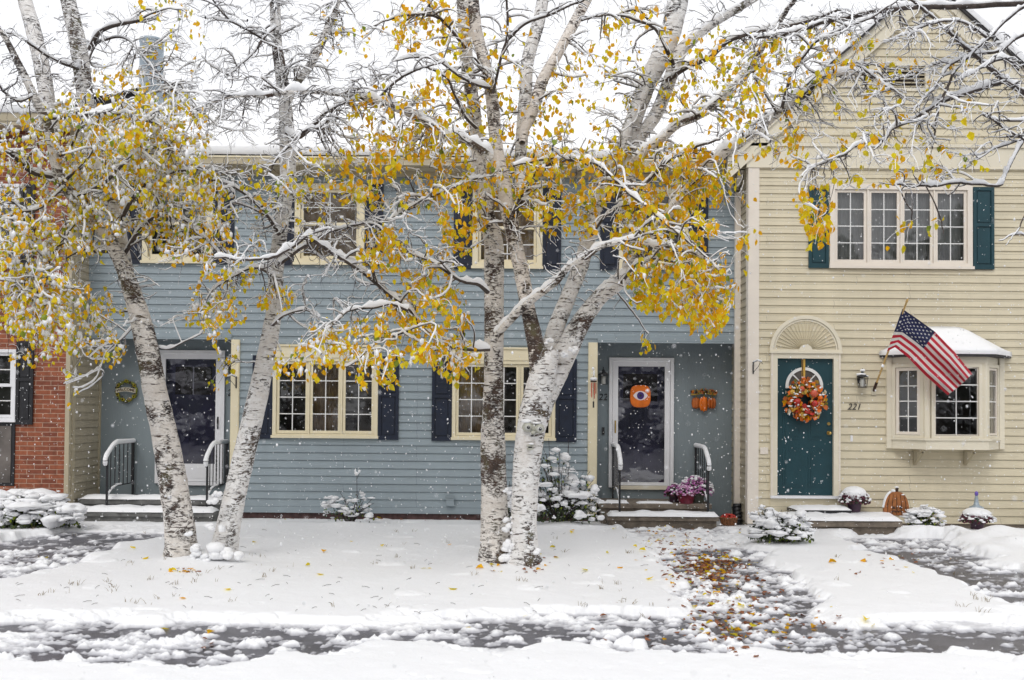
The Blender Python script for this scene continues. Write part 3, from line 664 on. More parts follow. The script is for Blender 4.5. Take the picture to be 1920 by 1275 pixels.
# teal door with fan light, casing and sunburst
x0, x1, z0, z1 = dr; A = MB(); c = .105
A.box(x0-.03, x0+c-.03, YA-.045, YA+.06, z0, z1, 'lightbeige'); A.box(x1-c+.03, x1+.03, YA-.045, YA+.06, z0, z1, 'lightbeige'); A.box(x0+c-.03, x1-c+.03, YA-.045, YA+.06, z1-.075, z1, 'lightbeige')
A.box(x0-.05, x1+.05, YA-.07, YA-.02, z1+.001, z1+.03, 'lightbeige'); A.box(x0-.02, x0+.0, YA-.055, YA-.0455, z0, z1, 'pale'); A.box(x1, x1+.02, YA-.055, YA-.0455, z0, z1, 'pale')
A.box(x0-.03, x1+.03, YA-.08, YA+.06, z0-.04, z0-.001, 'white')
A.box(x0-.03, x1+.03, YA-.03, YA+.03, .0, z0-.041, 'beige')
DR = sub(A, 'front_door', beige, 'teal panelled door with a half round window')
a, b, e, f = x0+c-.028, x1-c+.028, z0+.002, z1-.077; w = b-a; yd = YA+.012
def arcpts(cx, cz, r, n, t0=0, t1=math.pi): return [(cx+r*math.cos(t0+(t1-t0)*i/n), cz+r*math.sin(t0+(t1-t0)*i/n)) for i in range(n+1)]
B = MB(); B.box(a, b, yd, yd+.045, e, f, 'teal')
for cx in (.27, .73):
    for q0, q1 in ((.06, .34), (.41, .66)):
        l, r_, lo, hi = a+w*(cx-.165), a+w*(cx+.165), e+(f-e)*q0, e+(f-e)*q1
        B.box(l, r_, yd-.006, yd-.0005, lo, hi, 'teal'); B.box(l+.04, r_-.04, yd-.013, yd-.0065, lo+.04, hi-.04, 'teal')
sub(B, 'door_leaf', DR)
fcx, fcz, fr = (a+b)/2-.01, e+(f-e)*.80, w*.335
B = MB(); B.prism(arcpts(fcx, fcz, fr*.93, 20), yd-.006, yd-.0008, 'interior')
sub(B, 'fan_light', DR)
B = MB()
o_, i_ = arcpts(fcx, fcz, fr, 24), arcpts(fcx, fcz, fr*.84, 24)
for k in range(24): B.prism([i_[k], o_[k], o_[k+1], i_[k+1]], yd-.022, yd-.0065, 'muntin')
B.box(fcx-fr, fcx+fr, yd-.0225, yd-.0067, fcz-.035, fcz+.002, 'muntin')
for t in (45, 90, 135):
    ct, st_ = math.cos(R_(t)), math.sin(R_(t)); n = .009
    B.prism([(fcx-n*st_, fcz+n*ct), (fcx+n*st_, fcz-n*ct), (fcx+fr*.86*ct+n*st_, fcz+fr*.86*st_-n*ct), (fcx+fr*.86*ct-n*st_, fcz+fr*.86*st_+n*ct)], yd-.018, yd-.0068, 'muntin')
sub(B, 'muntin', DR)
B = MB(); hz = WZ(812, YA, 1553); hx = b-.06
B.rod((hx, yd-.0005, hz), (hx, yd-.012, hz), .03, 'brass', 14); B.rod((hx, yd-.012, hz), (hx, yd-.05, hz), .010, 'brass'); blobs(B, [(hx, yd-.065, hz)], [(.027, .022, .027)], 'brass', 2, 0); sub(B, 'door_knob', DR)
B = MB(); B.rod((hx, yd-.0005, hz+.14), (hx, yd-.016, hz+.14), .024, 'brass', 14); sub(B, 'deadbolt', DR)
# sunburst pediment
A = MB(); cx = (x0+x1)/2; r0_, zc = (x1-x0)/2+.045, z1+.031
A.prism([(cx+r0_*.985*math.cos(t), zc+r0_*.985*math.sin(t)*1.02) for t in np.linspace(0, math.pi, 33)], YA-.03, YA-.002, 'beige')
o_, i_ = arcpts(cx, zc, r0_, 40), arcpts(cx, zc, r0_*.90, 40)
for k in range(40): A.prism([i_[k], o_[k], o_[k+1], i_[k+1]], YA-.055, YA-.0305, 'lightbeige')
i2, i3 = arcpts(cx, zc, r0_*.885, 40), arcpts(cx, zc, r0_*.84, 40)
for k in range(40): A.prism([i3[k], i2[k], i2[k+1], i3[k+1]], YA-.043, YA-.0306, 'lightbeige')
A.box(cx-r0_, cx+r0_, YA-.05, YA-.0307, zc, zc+.03, 'lightbeige')
for k in range(23):
    t = math.pi*(k+.5)/23; ct, st_ = math.cos(t), math.sin(t); r1, r2 = r0_*.20, r0_*.84; n1, n2 = .004, .015
    if zc+r1*st_ < zc+.03 and r2*st_ < .035: continue
    A.add([(cx+r1*ct-n1*st_, YA-.0308, zc+r1*st_+n1*ct), (cx+r1*ct+n1*st_, YA-.0308, zc+r1*st_-n1*ct), (cx+r2*ct+n2*st_, YA-.0308, zc+r2*st_-n2*ct), (cx+r2*ct-n2*st_, YA-.0308, zc+r2*st_+n2*ct),
           (cx+r1*ct, YA-.045, zc+r1*st_), (cx+r2*ct, YA-.050, zc+r2*st_)], [(0, 4, 5, 3), (1, 2, 5, 4), (2, 3, 5)], 'beige')
A.prism(arcpts(cx, zc+.001, r0_*.19, 14), YA-.052, YA-.0309, 'lightbeige')
sub(A, 'sunburst_pediment', beige)
B = MB(); V, F = text_mesh('221', .135, 'black', (WX(1600, YA, 763), YA-.026, WZ(763, YA, 1600)), .30, .004); B.add(V, F, 'black'); sub(B, 'house_number', beige, 'black slanted house number 221')
A = MB(); x, z = WX(1595, YA, 822), WZ(822, YA, 1595); A.box(x-.012, x+.02, YA-.035, YA-.015, z-.045, z+.045, 'white'); sub(A, 'doorbell', beige)
A = MB(); x, z = WX(1432, YA, 845), WZ(845, YA, 1432); A.box(x-.06, x+.06, YA-.028, YA-.015, z-.05, z+.05, 'pale'); sub(A, 'outlet_cover', beige)

# bay window: shallow front between two angled sides
bx0, bx1, bz0, bz1 = bw; dep = .42; bf0 = WX(1733, YA-dep, 760)-.14; bf1 = WX(1838, YA-dep, 760)+.12
bf0 = WX(1739, YA-dep, 760); bf1 = WX(1847, YA-dep, 760)
P = [(bx0, YA), (bf0, YA-dep), (bf1, YA-dep), (bx1, YA)]
A = MB(); zl, zt = WZ(825, YA-.2, 1765), WZ(683, YA-.2, 1765); zb = WZ(842, YA-.2, 1765); ztop = WZ(670, YA-.2, 1765)
def bayslab(mb, z0, z1, off, m):
    c = np.array([(bx0+bx1)/2, YA]); Q = []
    for (x, y) in P:
        d = np.array([x, y])-c; Q.append(c+d*(1+off/np.linalg.norm(d)))
    Q[0][1] = Q[3][1] = YA+.03
    V = [(q[0], q[1], z0) for q in Q]+[(q[0], q[1], z1) for q in Q]
    mb.add(V, [(3, 2, 1, 0), (4, 5, 6, 7), (0, 1, 5, 4), (1, 2, 6, 5), (2, 3, 7, 6), (3, 0, 4, 7)], m)
bayslab(A, zb, zl-.001, .05, 'lightbeige'); bayslab(A, zl, zl+.03, .08, 'lightbeige'); bayslab(A, zt, ztop, .035, 'lightbeige')
# corner posts
for (x, y) in P[1:3]: A.lathe((x, y+.03, 0), [(.055, zl+.03), (.055, zt)], 'lightbeige', 8, smooth=False)
for x, s in ((bx0, -1), (bx1, 1)): A.box(min(x, x+s*.075)+(-s*.01), max(x, x+s*.075)+(-s*.01), YA-.06, YA-.001, zb+.0, ztop, 'lightbeige')
for (x0_, x1_) in ((bx0+.05, bx0+.06), (bx1-.06, bx1-.05)): A.box(x0_, x1_, YA+.03, YA+.8, zl, zt, 'interior')
A.box(bx0+.061, bx1-.061, YA+.8, YA+.81, zl, zt, 'interior'); A.box(bx0+.061, bx1-.061, YA+.035, YA+.8, zl-.02, zl-.01, 'interior'); A.box(bx0+.061, bx1-.061, YA+.035, YA+.8, zt+.01, zt+.02, 'interior')
BAY = sub(A, 'bay_window', beige, 'projecting bay window with a snowy little roof')
def bayface(p, q, cols, rows, sw):
    d = np.array(q)-np.array(p); L = float(np.hypot(*d)); ang = math.atan2(d[1], d[0]); g = .05
    S = MB(); G = MB(); Mn = MB(); z0, z1 = zl+.031, zt-.001
    for (a_, b_, c_, d_) in ((g, g+.05, z0, z1), (L-g-.05, L-g, z0, z1), (g+.05, L-g-.05, z0, z0+.04), (g+.05, L-g-.05, z1-.05, z1)): S.box(a_, b_, -.03, .04, c_, d_, 'lightbeige')
    a_, b_, c_, d_ = g+.055, L-g-.055, z0+.045, z1-.055
    for (e_, f_, h_, i_) in ((a_, a_+sw, c_, d_), (b_-sw, b_, c_, d_), (a_+sw, b_-sw, c_, c_+sw), (a_+sw, b_-sw, d_-sw, d_)): S.box(e_, f_, -.012, .028, h_, i_, 'pale')
    a_, b_, c_, d_ = a_+sw, b_-sw, c_+sw, d_-sw
    G.quad((a_, .01, c_), (b_, .01, c_), (b_, .01, d_), (a_, .01, d_), 'glass')
    for k in range(1, cols): x = a_+(b_-a_)*k/cols; Mn.box(x-.008, x+.008, .0, .007, c_, d_, 'muntin')
    for k in range(1, rows): z = c_+(d_-c_)*k/rows; Mn.box(a_, b_, -.003, -.0005, z-.008, z+.008, 'muntin')
    for mb_, nm in ((S, 'sash'), (G, 'pane'), (Mn, 'muntin')): sub(xf(mb_, p, ang), nm, BAY)
bayface(P[0], P[1], 2, 4, .045); bayface(P[1], P[2], 2, 4, .012); bayface(P[2], P[3], 1, 4, .03)
A = MB(); ov = .10
c = np.array([(bx0+bx1)/2, YA]); Q = [(bx0-.16, YA-.02), (bf0-.10, YA-dep-.13), (bf1+.10, YA-dep-.13), (bx1+.18, YA-.02)]
T0 = (WX(1725, YA, 622)+.0, YA-.04, WZ(622, YA, 1770)); T1 = (WX(1800, YA, 622), YA-.04, WZ(622, YA, 1770))
V = [(x, y, ztop+.002) for x, y in Q]+[(x, y, ztop+.03) for x, y in Q]+[T0, T1]
A.add(V, [(0, 1, 5, 4), (1, 2, 6, 5), (2, 3, 7, 6), (4, 5, 8), (5, 6, 9, 8), (6, 7, 9), (3, 2, 1, 0)], 'roof'); sub(A, 'bay_roof', BAY)
# snow on the bay roof: same hip, thicker, softened
bm = bmesh.new()
V2 = [(x+(x-c[0])*.015, y-.012, ztop+.031) for x, y in Q]+[(x+(x-c[0])*.008, y-.015, ztop+.085) for x, y in Q]+[(T0[0], YA-.03, T0[2]+.09), (T1[0], YA-.03, T1[2]+.09)]
bv = [bm.verts.new(v) for v in V2]
for fc in [(0, 1, 5, 4), (1, 2, 6, 5), (2, 3, 7, 6), (4, 5, 8), (5, 6, 9, 8), (6, 7, 9), (3, 2, 1, 0), (0, 4, 8, 9, 7, 3)]: bm.faces.new([bv[i] for i in fc])
bmesh.ops.subdivide_edges(bm, edges=bm.edges[:], cuts=5, use_grid_fill=True)
bmesh.ops.smooth_vert(bm, verts=bm.verts[:], factor=.5, use_axis_x=False, use_axis_y=False, use_axis_z=True); bmesh.ops.triangulate(bm, faces=bm.faces[:])
B = MB(); B.add([v.co[:] for v in bm.verts], [tuple(v.index for v in f.verts) for f in (bm.verts.index_update() or bm.faces)], 'snow', True); bm.free(); sub(B, 'snow_cap', BAY)
for px in (1719, 1814):
    A = MB(); x = WX(px, YA-.1, 855); s = .022
    A.box(x-s, x+s, YA-.05, YA-.019, zb-.25, zb-.001, 'tantrim')
    A.prism([(0, 0)]*0 or [(x-s, zb-.04), (x+s, zb-.04), (x+s, zb-.001), (x-s, zb-.001)], YA-.34, YA-.051, 'tantrim')
    A.tubes(np.array([[x, YA-.055, zb-.23], [x, YA-.16, zb-.16], [x, YA-.31, zb-.05]]), [.02]*3, 4, 'tantrim', smooth=False)
    sub(A, 'bracket', BAY)

# ----------------------------------------------------------------- brick house
brick = thing('brick_house', 'red brick house at the left edge with black shutters and a tan side wall', 'house', (-8, YA, 0))
XBR = XL-.055; ZEL = WZ(238, YA, 60)
bwl = (-9.6, WX(31, YA, 725), WZ(790, YA, 15), WZ(655, YA, 15)); bwl = (bwl[1]-1.0, bwl[1], bwl[2], bwl[3])
bwu = rect(-90, 345, 37, 500, YA); pan = (bwl[0], WX(28, YA, 850), WZ(911, YA, 15), bwl[2]-.02)
A = MB()
holes = sorted([bwl, bwu])
def brickwall(x0, x1, z0, z1, ops):
    zc = sorted({z0, z1, *[q for o in ops for q in o[2:4]]})
    for s0, s1 in zip(zc[:-1], zc[1:]):
        segs = [(x0, x1)]
        for o in ops:
            if o[2] < (s0+s1)/2 < o[3]: segs = [q for a, b in segs for q in ((a, o[0]), (o[1], b)) if q[1] > q[0]+1e-3]
        for a, b in segs: A.quad((a, YA, s0), (b, YA, s0), (b, YA, s1), (a, YA, s1), 'brick')
brickwall(-10.5, XBR, -.4, ZEL, [(bwl[0]+.02, bwl[1]-.02, pan[2], bwl[3]-.02), (bwu[0]+.02, bwu[1]-.02, bwu[2]+.02, bwu[3]-.02)])
A.box(-10.5, XBR, YA+.15, YA+.16, -.4, ZEL, 'interior'); A.quad((XBR, YA, -.4), (XBR, YA+.15, -.4), (XBR, YA+.15, ZEL), (XBR, YA, ZEL), 'brick')
sub(A, 'brick_wall', brick)
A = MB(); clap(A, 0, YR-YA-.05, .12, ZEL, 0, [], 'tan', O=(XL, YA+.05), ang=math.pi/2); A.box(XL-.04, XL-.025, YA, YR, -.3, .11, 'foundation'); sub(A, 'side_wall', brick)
A = MB(); A.box(XBR+.001, XL+.012, YA-.02, YA+.07, .05, ZEL, 'tantrim'); A.box(XL+.0, XL+.03, YR-.05, YR, .1, ZH, 'tantrim'); A.box(XL-.02, XL+.024, YA+.071, YA+.16, .08, ZEL, 'tantrim'); sub(A, 'corner_board', brick)
window(brick, *bwl, YA, 1, 4, 4, trim='white', sashm='white', cw=.05, dh=True, roomd=.14, label='white double hung window above a dark panel')
window(brick, *bwu, YA, 1, 4, 4, trim='white', sashm='white', cw=.05, dh=True, roomd=.14, label='upstairs window behind the yellow leaves')
shutter(brick, WX(32, YA, 720), WX(64, YA, 720), WZ(796, YA, 48), WZ(640, YA, 48), YA, 'black'); shutter(brick, WX(39, YA, 430), WX(66, YA, 430), bwu[2], bwu[3], YA, 'black')
A = MB(); A.box(pan[0], pan[1], YA-.02, YA+.06, pan[2], pan[3], 'black'); A.box(pan[0], pan[1]-.05, YA-.03, YA-.0205, pan[2]+.05, pan[3]-.05, 'interior'); sub(A, 'spandrel_panel', brick)
A = MB(); A.box(pan[0], pan[1]+.06, YA-.045, YA-.002, pan[2]-.07, pan[2]-.002, 'brick'); sub(A, 'brick_sill', brick)
A = MB(); A.box(-10.5, XL+.1, YA-.3, YA-.001, ZEL-.06, ZEL, 'tantrim'); A.box(-10.5, XL+.1, YA-.31, YA-.29, ZEL+.001, ZEL+.13, 'tantrim'); sub(A, 'soffit', brick)
A = MB(); A.add([(-10.5, YA-.32, ZEL+.13), (XL+.15, YA-.32, ZEL+.13), (XL+.15, YA+5, ZEL+.13+5.3*.42), (-10.5, YA+5, ZEL+.13+5.3*.42)], [(0, 1, 2, 3)], 'roof'); A.prism([(XL+.14, ZEL), (XL+.15, ZEL), (XL+.15, ZEL+.1), (XL+.14, ZEL+.1)], YA-.3, YA+5, 'tantrim')
A.box(XL-.3, XL, YB+.3, YA+5, ZEL-.1, ZEL+.1, 'tan'); RF = sub(A, 'roof', brick)
sub(snow_slab(-10.5, XL+.17, lambda y: ZEL+.135+.42*(y-(YA-.32)), YA-.33, YA+5, .15, 70, 20, seed=9), 'roof_snow', RF)
A = MB(); A.add([(XL-.02, YR, ZE-.3), (XL-.02, YA+5.2, ZE-.3), (XL-.02, YA+5.2, ZEL+2.3), (XL-.02, YA+.05, ZEL+.1), (XL-.02, YR, ZEL)], [(0, 1, 2, 3, 4)], 'tan'); sub(A, 'gable_end', brick)
# ================================================================= GROUND
ZP = -0.10                                       # top of the paving
def inpoly(x, y, poly):
    c = np.zeros(x.shape, bool); n = len(poly)
    for i in range(n):
        (x1, y1), (x2, y2) = poly[i], poly[(i+1) % n]
        c ^= ((y1 > y) != (y2 > y)) & (x < (x2-x1)*(y-y1)/((y2-y1) or 1e-9)+x1)
    return c
# outlines of the trodden, slushy walks, surveyed in the photograph and laid on the ground plane
WALKS = [([(-400, 1176), (0, 1178), (240, 1172), (420, 1168), (640, 1172), (820, 1170), (1000, 1160), (1200, 1168), (1330, 1165), (1500, 1168), (1660, 1176), (1930, 1166), (2300, 1170), (2300, 1236), (1930, 1240), (1700, 1232), (1480, 1232), (1400, 1240), (1200, 1222), (960, 1232), (800, 1222), (640, 1226), (420, 1252), (200, 1262), (0, 1258), (-400, 1262)], .78),
         ([(1175, 992), (1240, 985), (1350, 992), (1410, 1035), (1470, 1085), (1530, 1130), (1560, 1180), (1540, 1235), (1340, 1225), (1310, 1150), (1290, 1085), (1255, 1050), (1190, 1015)], .98),
         ([(1555, 1008), (1640, 1003), (1745, 1012), (1830, 1050), (1935, 1085), (2300, 1180), (2300, 1250), (1935, 1172), (1850, 1120), (1740, 1070), (1640, 1045)], .78),
         ([(170, 985), (395, 985), (330, 1010), (215, 1030), (140, 1060), (60, 1090), (-120, 1120), (-420, 1150), (-500, 1080), (-100, 1040), (60, 1012)], .45)]
def walkmask_raw(X, Y):
    P = np.stack([X, Y, np.full(X.shape, ZP)], -1); px, py = PX(P)
    sc_ = Y/8.0
    jx = (fbm(X*5, Y*5, 31)-.5)*60/sc_; jy = (fbm(X*5, Y*5, 37)-.5)*26/sc_**2
    m = np.zeros(X.shape)
    for poly, cov in WALKS:
        for q in range(5):
            ox, oy = [(0, 0), (22, 0), (-22, 0), (0, 7), (0, -7)][q]
            m = np.maximum(m, 0)+0
            a = inpoly(px+jx+ox/sc_, py+jy+oy/sc_, poly)*.2*cov
            if q == 0: acc = a
            else: acc = acc+a
        m = np.maximum(m, acc)
    return m                                       # 0 .. share laid bare
_gx = np.arange(-14, 14.01, .045); _gy = np.arange(3.5, 16.5, .045); _GX, _GY = np.meshgrid(_gx, _gy); _M = walkmask_raw(_GX, _GY)
def _blur(a, k):
    w = np.ones(2*k+1)/(2*k+1)
    for ax in (0, 1): a = np.apply_along_axis(lambda v: np.convolve(np.pad(v, k, 'edge'), w, 'valid'), ax, a)
    return a
_M = _blur(_blur(_M, 3), 2)
def walkmask(X, Y):
    X = np.clip(X+.50*(fbm(X*2.2, Y*2.2, 71)-.5), -13.9, 13.9); Y = np.clip(Y+.70*(fbm(X*2.4, Y*3.5, 73)-.5)+.16*(fbm(X*12, Y*16, 74)-.5), 3.6, 16.3)
    u = (X-_gx[0])/.045; v = (Y-_gy[0])/.045; i = np.clip(u.astype(int), 0, len(_gx)-2); j = np.clip(v.astype(int), 0, len(_gy)-2); fu = u-i; fv = v-j
    return (_M[j, i]*(1-fu)+_M[j, i+1]*fu)*(1-fv)+(_M[j+1, i]*(1-fu)+_M[j+1, i+1]*fu)*fv
def worley(X, Y, cell, seed, pres=.8, rr=(.25, .5)):
    x = X/cell; y = Y/cell; i = np.floor(x); j = np.floor(y); H = np.zeros(X.shape)
    def h(a, b, s):
        n = (a.astype(np.int64)*374761393+b.astype(np.int64)*668265263+(seed+s)*974634777) & 0xffffffff
        n = ((n ^ (n >> 13))*1274126177) & 0xffffffff
        return ((n ^ (n >> 16)) & 0xffff)/65535.0
    for di in (-1, 0, 1):
        for dj in (-1, 0, 1):
            a, b = i+di, j+dj
            cx = a+.15+.7*h(a, b, 1); cy = b+.15+.7*h(a, b, 2); r = rr[0]+(rr[1]-rr[0])*h(a, b, 3); p = h(a, b, 4) < pres
            an = h(a, b, 5)*3.14; dx = x-cx; dy = y-cy; e = .7+.5*h(a, b, 6)
            u = (dx*np.cos(an)+dy*np.sin(an)); v = (-dx*np.sin(an)+dy*np.cos(an))*1/e
            d2 = (u*u+v*v)/(r*r)
            H = np.maximum(H, np.where(p, np.sqrt(np.clip(1-d2, 0, 1))*r*cell, 0))
    return H
MOUNDS = []                                        # (x, y, radius, height) heaps of snow
for px, py, rr_, hh in [(345, 1052, .45, .07), (415, 1045, .42, .10), (938, 1048, .45, .06), (985, 1050, .45, .07), (650, 985, .5, .05), (1060, 985, .6, .06), (1465, 1015, .5, .05), (1620, 992, 1.1, .05), (1790, 1004, .35, .12), (1830, 1012, .3, .10), (1870, 1004, .35, .13), (1905, 1020, .35, .10), (1850, 1030, .3, .07), (1950, 1010, .5, .12), (1760, 1018, .25, .06), (1730, 1000, .5, .08), (60, 1010, 1.0, .08)]:
    p = W3(px, py, 10.0); t = (ZP+.08-CAM_H)/(p[2]-CAM_H); MOUNDS.append((p[0]*t, 10*t, rr_, hh))
BARE = []                                          # stretches of the walk trodden down to the paving
for px, py, rx, ry in [(440, 1208, 1.25, .55), (300, 1222, .8, .35), (1010, 1200, .9, .28), (1230, 1185, .6, .25), (1680, 1208, 1.3, .50), (1500, 1215, .5, .3), (1380, 1130, .6, 1.2), (1330, 1060, .5, 1.0), (1700, 1040, .8, .6), (1860, 1110, .8, .6), (80, 1050, .8, .6), (230, 1010, .8, .4)]:
    p = W3(px, py, 10.0); t = (ZP-CAM_H)/(p[2]-CAM_H); BARE.append((p[0]*t, 10*t, rx, ry))
def groundh(X, Y):
    """height of the snow surface over the lawn and the walks"""
    m = walkmask(X, Y)
    wob = .028*(fbm(X*.9, Y*.9, 3)-.5)+.012*(fbm(X*4, Y*4, 5)-.5)+.005*(fbm(X*16, Y*16, 6)-.5)
    lump = worley(X+.2*fbm(X*4, Y*4, 62), Y, .5, 61, .16, (.10, .35))*.12*fbm(X*7, Y*7, 63)*2-.30*worley(X, Y, .16, 64, .10, (.07, .20))-.35*worley(X, Y, .07, 65, .07, (.10, .24))
    q_ = np.clip((Y-14.35)/.9, 0, 1); lawn = ZP+.085+wob+lump-.058*q_*q_*(3-2*q_)
    for (x, y, r, h) in MOUNDS: lawn = lawn+h*np.exp(-((X-x)**2+(Y-y)**2)/(r*r*.5))
    cov = m/.62                                     # 0..1 how bare
    near = np.clip((9.5-Y)/2, 0, 1)
    n1 = fbm(X*2.6, Y*6.0, 11); n2 = fbm(X*9, Y*20, 12)
    dens = np.clip(fbm(X*.8, Y*1.3, 16)*2.2-.55, 0, 1)    # lumps crowd here, thin out there
    ps = vnoise(X*1.9, Y*1.9, 17)
    big = worley(X+.11*fbm(X*11, Y*11, 8), Y+.09*fbm(X*13, Y*13, 7), .21, 21, .50, (.13, .46)); small = worley(X+.05*fbm(X*22, Y*22, 10), Y+.05*fbm(X*20, Y*20, 9), .10, 22, .60, (.16, .50)); tiny = worley(X, Y, .055, 24, .5, (.2, .5))
    film = (n1*.5+n2*.5-.485+.12*(dens-.5))*.19+.026*(fbm(X*24, Y*52, 13)-.5)
    rough = 1+1.3*(fbm(X*24, Y*24, 14)-.5)
    slush = ZP-.012+np.maximum(np.maximum(big*.72, small*.72)*np.clip(dens+.25, 0, 1), np.maximum(film, tiny*.5*dens))*rough
    k = np.clip((m-.07)/.20, 0, 1); k = k*k*(3-2*k)
    patch = np.clip((fbm(X*.55+3, Y*1.5, 15)-.36)*7, 0, 1)  # some stretches of the walk stay covered
    bare = np.zeros(X.shape)
    for (x, y, rx, ry) in BARE: bare = np.maximum(bare, np.exp(-(((X-x)/rx)**2+((Y-y)/ry)**2)))
    bare = np.clip(bare*2-.3+.6*(n1-.5), 0, 1); patch = np.maximum(patch, bare)
    slush = slush-.006*bare
    cov2 = np.clip(m*1.9, 0, 1)
    k = k*np.clip(patch+cov2*.9-.2, 0, 1)
    return lawn*(1-k)+slush*k
nu, nr = 1150, 620
us = np.linspace(-.80, .80, nu); ys = 4.3*(15.95/4.3)**np.linspace(0, 1, nr)
U, Yg = np.meshgrid(us, ys); Xg = U*Yg
Zg = groundh(Xg, Yg)
edge = np.clip((np.abs(U)-.74)/.06, 0, 1)
Zg = Zg*(1-edge)+(ZP-.045)*edge; Zg[0] = ZP-.045; Zg[1] = (Zg[1]+Zg[0])/2
A = MB(); idx = np.arange(nr*nu).reshape(nr, nu)
F = np.stack([idx[:-1, :-1], idx[:-1, 1:], idx[1:, 1:], idx[1:, :-1]], -1).reshape(-1, 4)
A.add(np.stack([Xg, Yg, Zg], -1).reshape(-1, 3), F, 'snowg', True)
o = A.build('snow_cover'); o['kind'] = 'structure'
A = MB(); A.quad((-11, 3.5, ZP), (11, 3.5, ZP), (13, 16, ZP), (-13, 16, ZP), 'asphalt'); o = A.build('pavement'); o['kind'] = 'structure'
A = MB(); A.quad((-300, -300, ZP-.03), (300, -300, ZP-.03), (300, 300, ZP-.03), (-300, 300, ZP-.03), 'snowg'); o = A.build('ground'); o['kind'] = 'structure'
def gp(px, py):
    """point of the snow surface seen at a photograph pixel"""
    z = ZP+.08
    for _ in range(3):
        p = W3(px, py, 10.0); t = (z-CAM_H)/(p[2]-CAM_H); x, y = p[0]*t, 10*t; z = float(groundh(np.array([x]), np.array([y]))[0])
    return np.array([x, y, z])
# fallen leaves
def gparr(px, py):
    z = np.full(len(px), ZP+.04); p = W3(px, py, np.full(len(px), 10.0)); 
    for _ in range(2):
        t = (z-CAM_H)/(p[:, 2]-CAM_H); X, Y = p[:, 0]*t, 10*t; z = np.maximum(groundh(X, Y), ZP)
    return np.stack([X, Y, z], 1)
A = MB()
def scat(n, cx, cy, sx, sy): return np.stack([rng.normal(cx, sx, n), rng.normal(cy, sy, n)], 1)
pts = np.concatenate([scat(780, 1330, 1066, 36, 14), scat(330, 1356, 1112, 46, 42), scat(200, 1395, 1168, 70, 28), scat(130, 1270, 1025, 35, 12), scat(50, 1250, 1000, 35, 8), scat(45, 1680, 1050, 50, 12), scat(30, 1480, 1180, 50, 20), scat(12, 1190, 1195, 60, 12), scat(8, 400, 1205, 30, 8), scat(26, 1002, 1052, 14, 4), scat(14, 930, 1052, 10, 3), scat(16, 350, 1058, 14, 3), scat(60, 700, 972, 150, 2)])
pts = pts[(pts[:, 1] > 965) & (pts[:, 1] < 1262)]
G = gparr(pts[:, 0], pts[:, 1]); G[:, 2] += rng.uniform(-.008, .012, len(G))
mats_ = rng.choice(['leaf_b', 'leaf_o', 'leaf_y', 'leaf_g'], len(G), p=[.76, .13, .07, .04])
leaves(A, G, np.exp(rng.normal(-3.05, .3, len(G))), mats_, down=0)
lone = np.array([(266, 1050), (315, 1065), (254, 1030), (336, 1122), (606, 1037), (577, 1062), (600, 1080), (717, 1026), (656, 1016), (842, 1022), (715, 972), (800, 1066), (805, 1066), (858, 1106), (907, 1060), (1030, 1028), (1075, 990), (1070, 1001), (1142, 1040), (1211, 1034), (1189, 1050), (1102, 1071), (1157, 1064), (1256, 1078), (1210, 1087), (308, 1175), (872, 1175), (1149, 993), (1387, 996), (1413, 996), (1568, 1056), (1615, 1055), (1536, 1110), (1625, 1176), (982, 1161), (91, 1045), (480, 1015), (433, 1105), (1295, 1098), (390, 1190), (1058, 962)], float)
G = gparr(lone[:, 0], lone[:, 1]); G[:, 2] += .012
leaves(A, G, rng.uniform(.065, .10, len(G)), rng.choice(['leaf_o', 'leaf_y', 'leaf_g'], len(G), p=[.45, .35, .2]), down=0)
# dry grass tips poking through
nt_ = 150; q = np.stack([rng.uniform(30, 1280, nt_), rng.uniform(990, 1150, nt_)], 1); q = np.concatenate([q, np.stack([rng.uniform(1560, 1900, 30), rng.uniform(1040, 1150, 30)], 1)]); G0 = gparr(q[:, 0], q[:, 1]); GT = MB()
for g in G0:
    if fbm(g[0:1]*1.1, g[1:2]*1.1, 88)[0] < .5: continue
    k_ = rng.integers(2, 8); b_ = g+rng.normal(0, .02, (k_, 3))*[1, 1, 0]; tip = b_+np.stack([rng.normal(0, .02, k_), rng.normal(0, .02, k_), rng.uniform(.015, .05, k_)], 1); GT.tubes(np.stack([b_-[0, 0, .01], (b_+tip)/2+[0, 0, .004], tip], 1), np.tile([.0022, .0018, .0008], (k_, 1)), 3, 'drygrass')
o = GT.build('dry_grass'); o['kind'] = 'stuff'; o['label'] = 'dry grass tips poking out of the snowy lawn'
# bits of twig and seed litter lying on the snow
q = np.stack([rng.uniform(0, 1280, 110), 985+165*rng.uniform(0, 1, 110)**.6], 1); G = gparr(q[:, 0], q[:, 1])+[0, 0, .004]
a_ = rng.uniform(0, 3.14, 110); l_ = rng.uniform(.01, .05, 110); D = np.stack([np.cos(a_)*l_, np.sin(a_)*l_, np.full(110, .006)], 1)
A.tubes(np.stack([G-D, G+[0, 0, .006], G+D], 1), np.full((110, 3), .0020), 4, 'twig')
for m in ('leaf_d',): pass
o = A.build('fallen_leaves'); o['kind'] = 'stuff'; o['label'] = 'yellow and brown birch leaves scattered over the snow and slush'

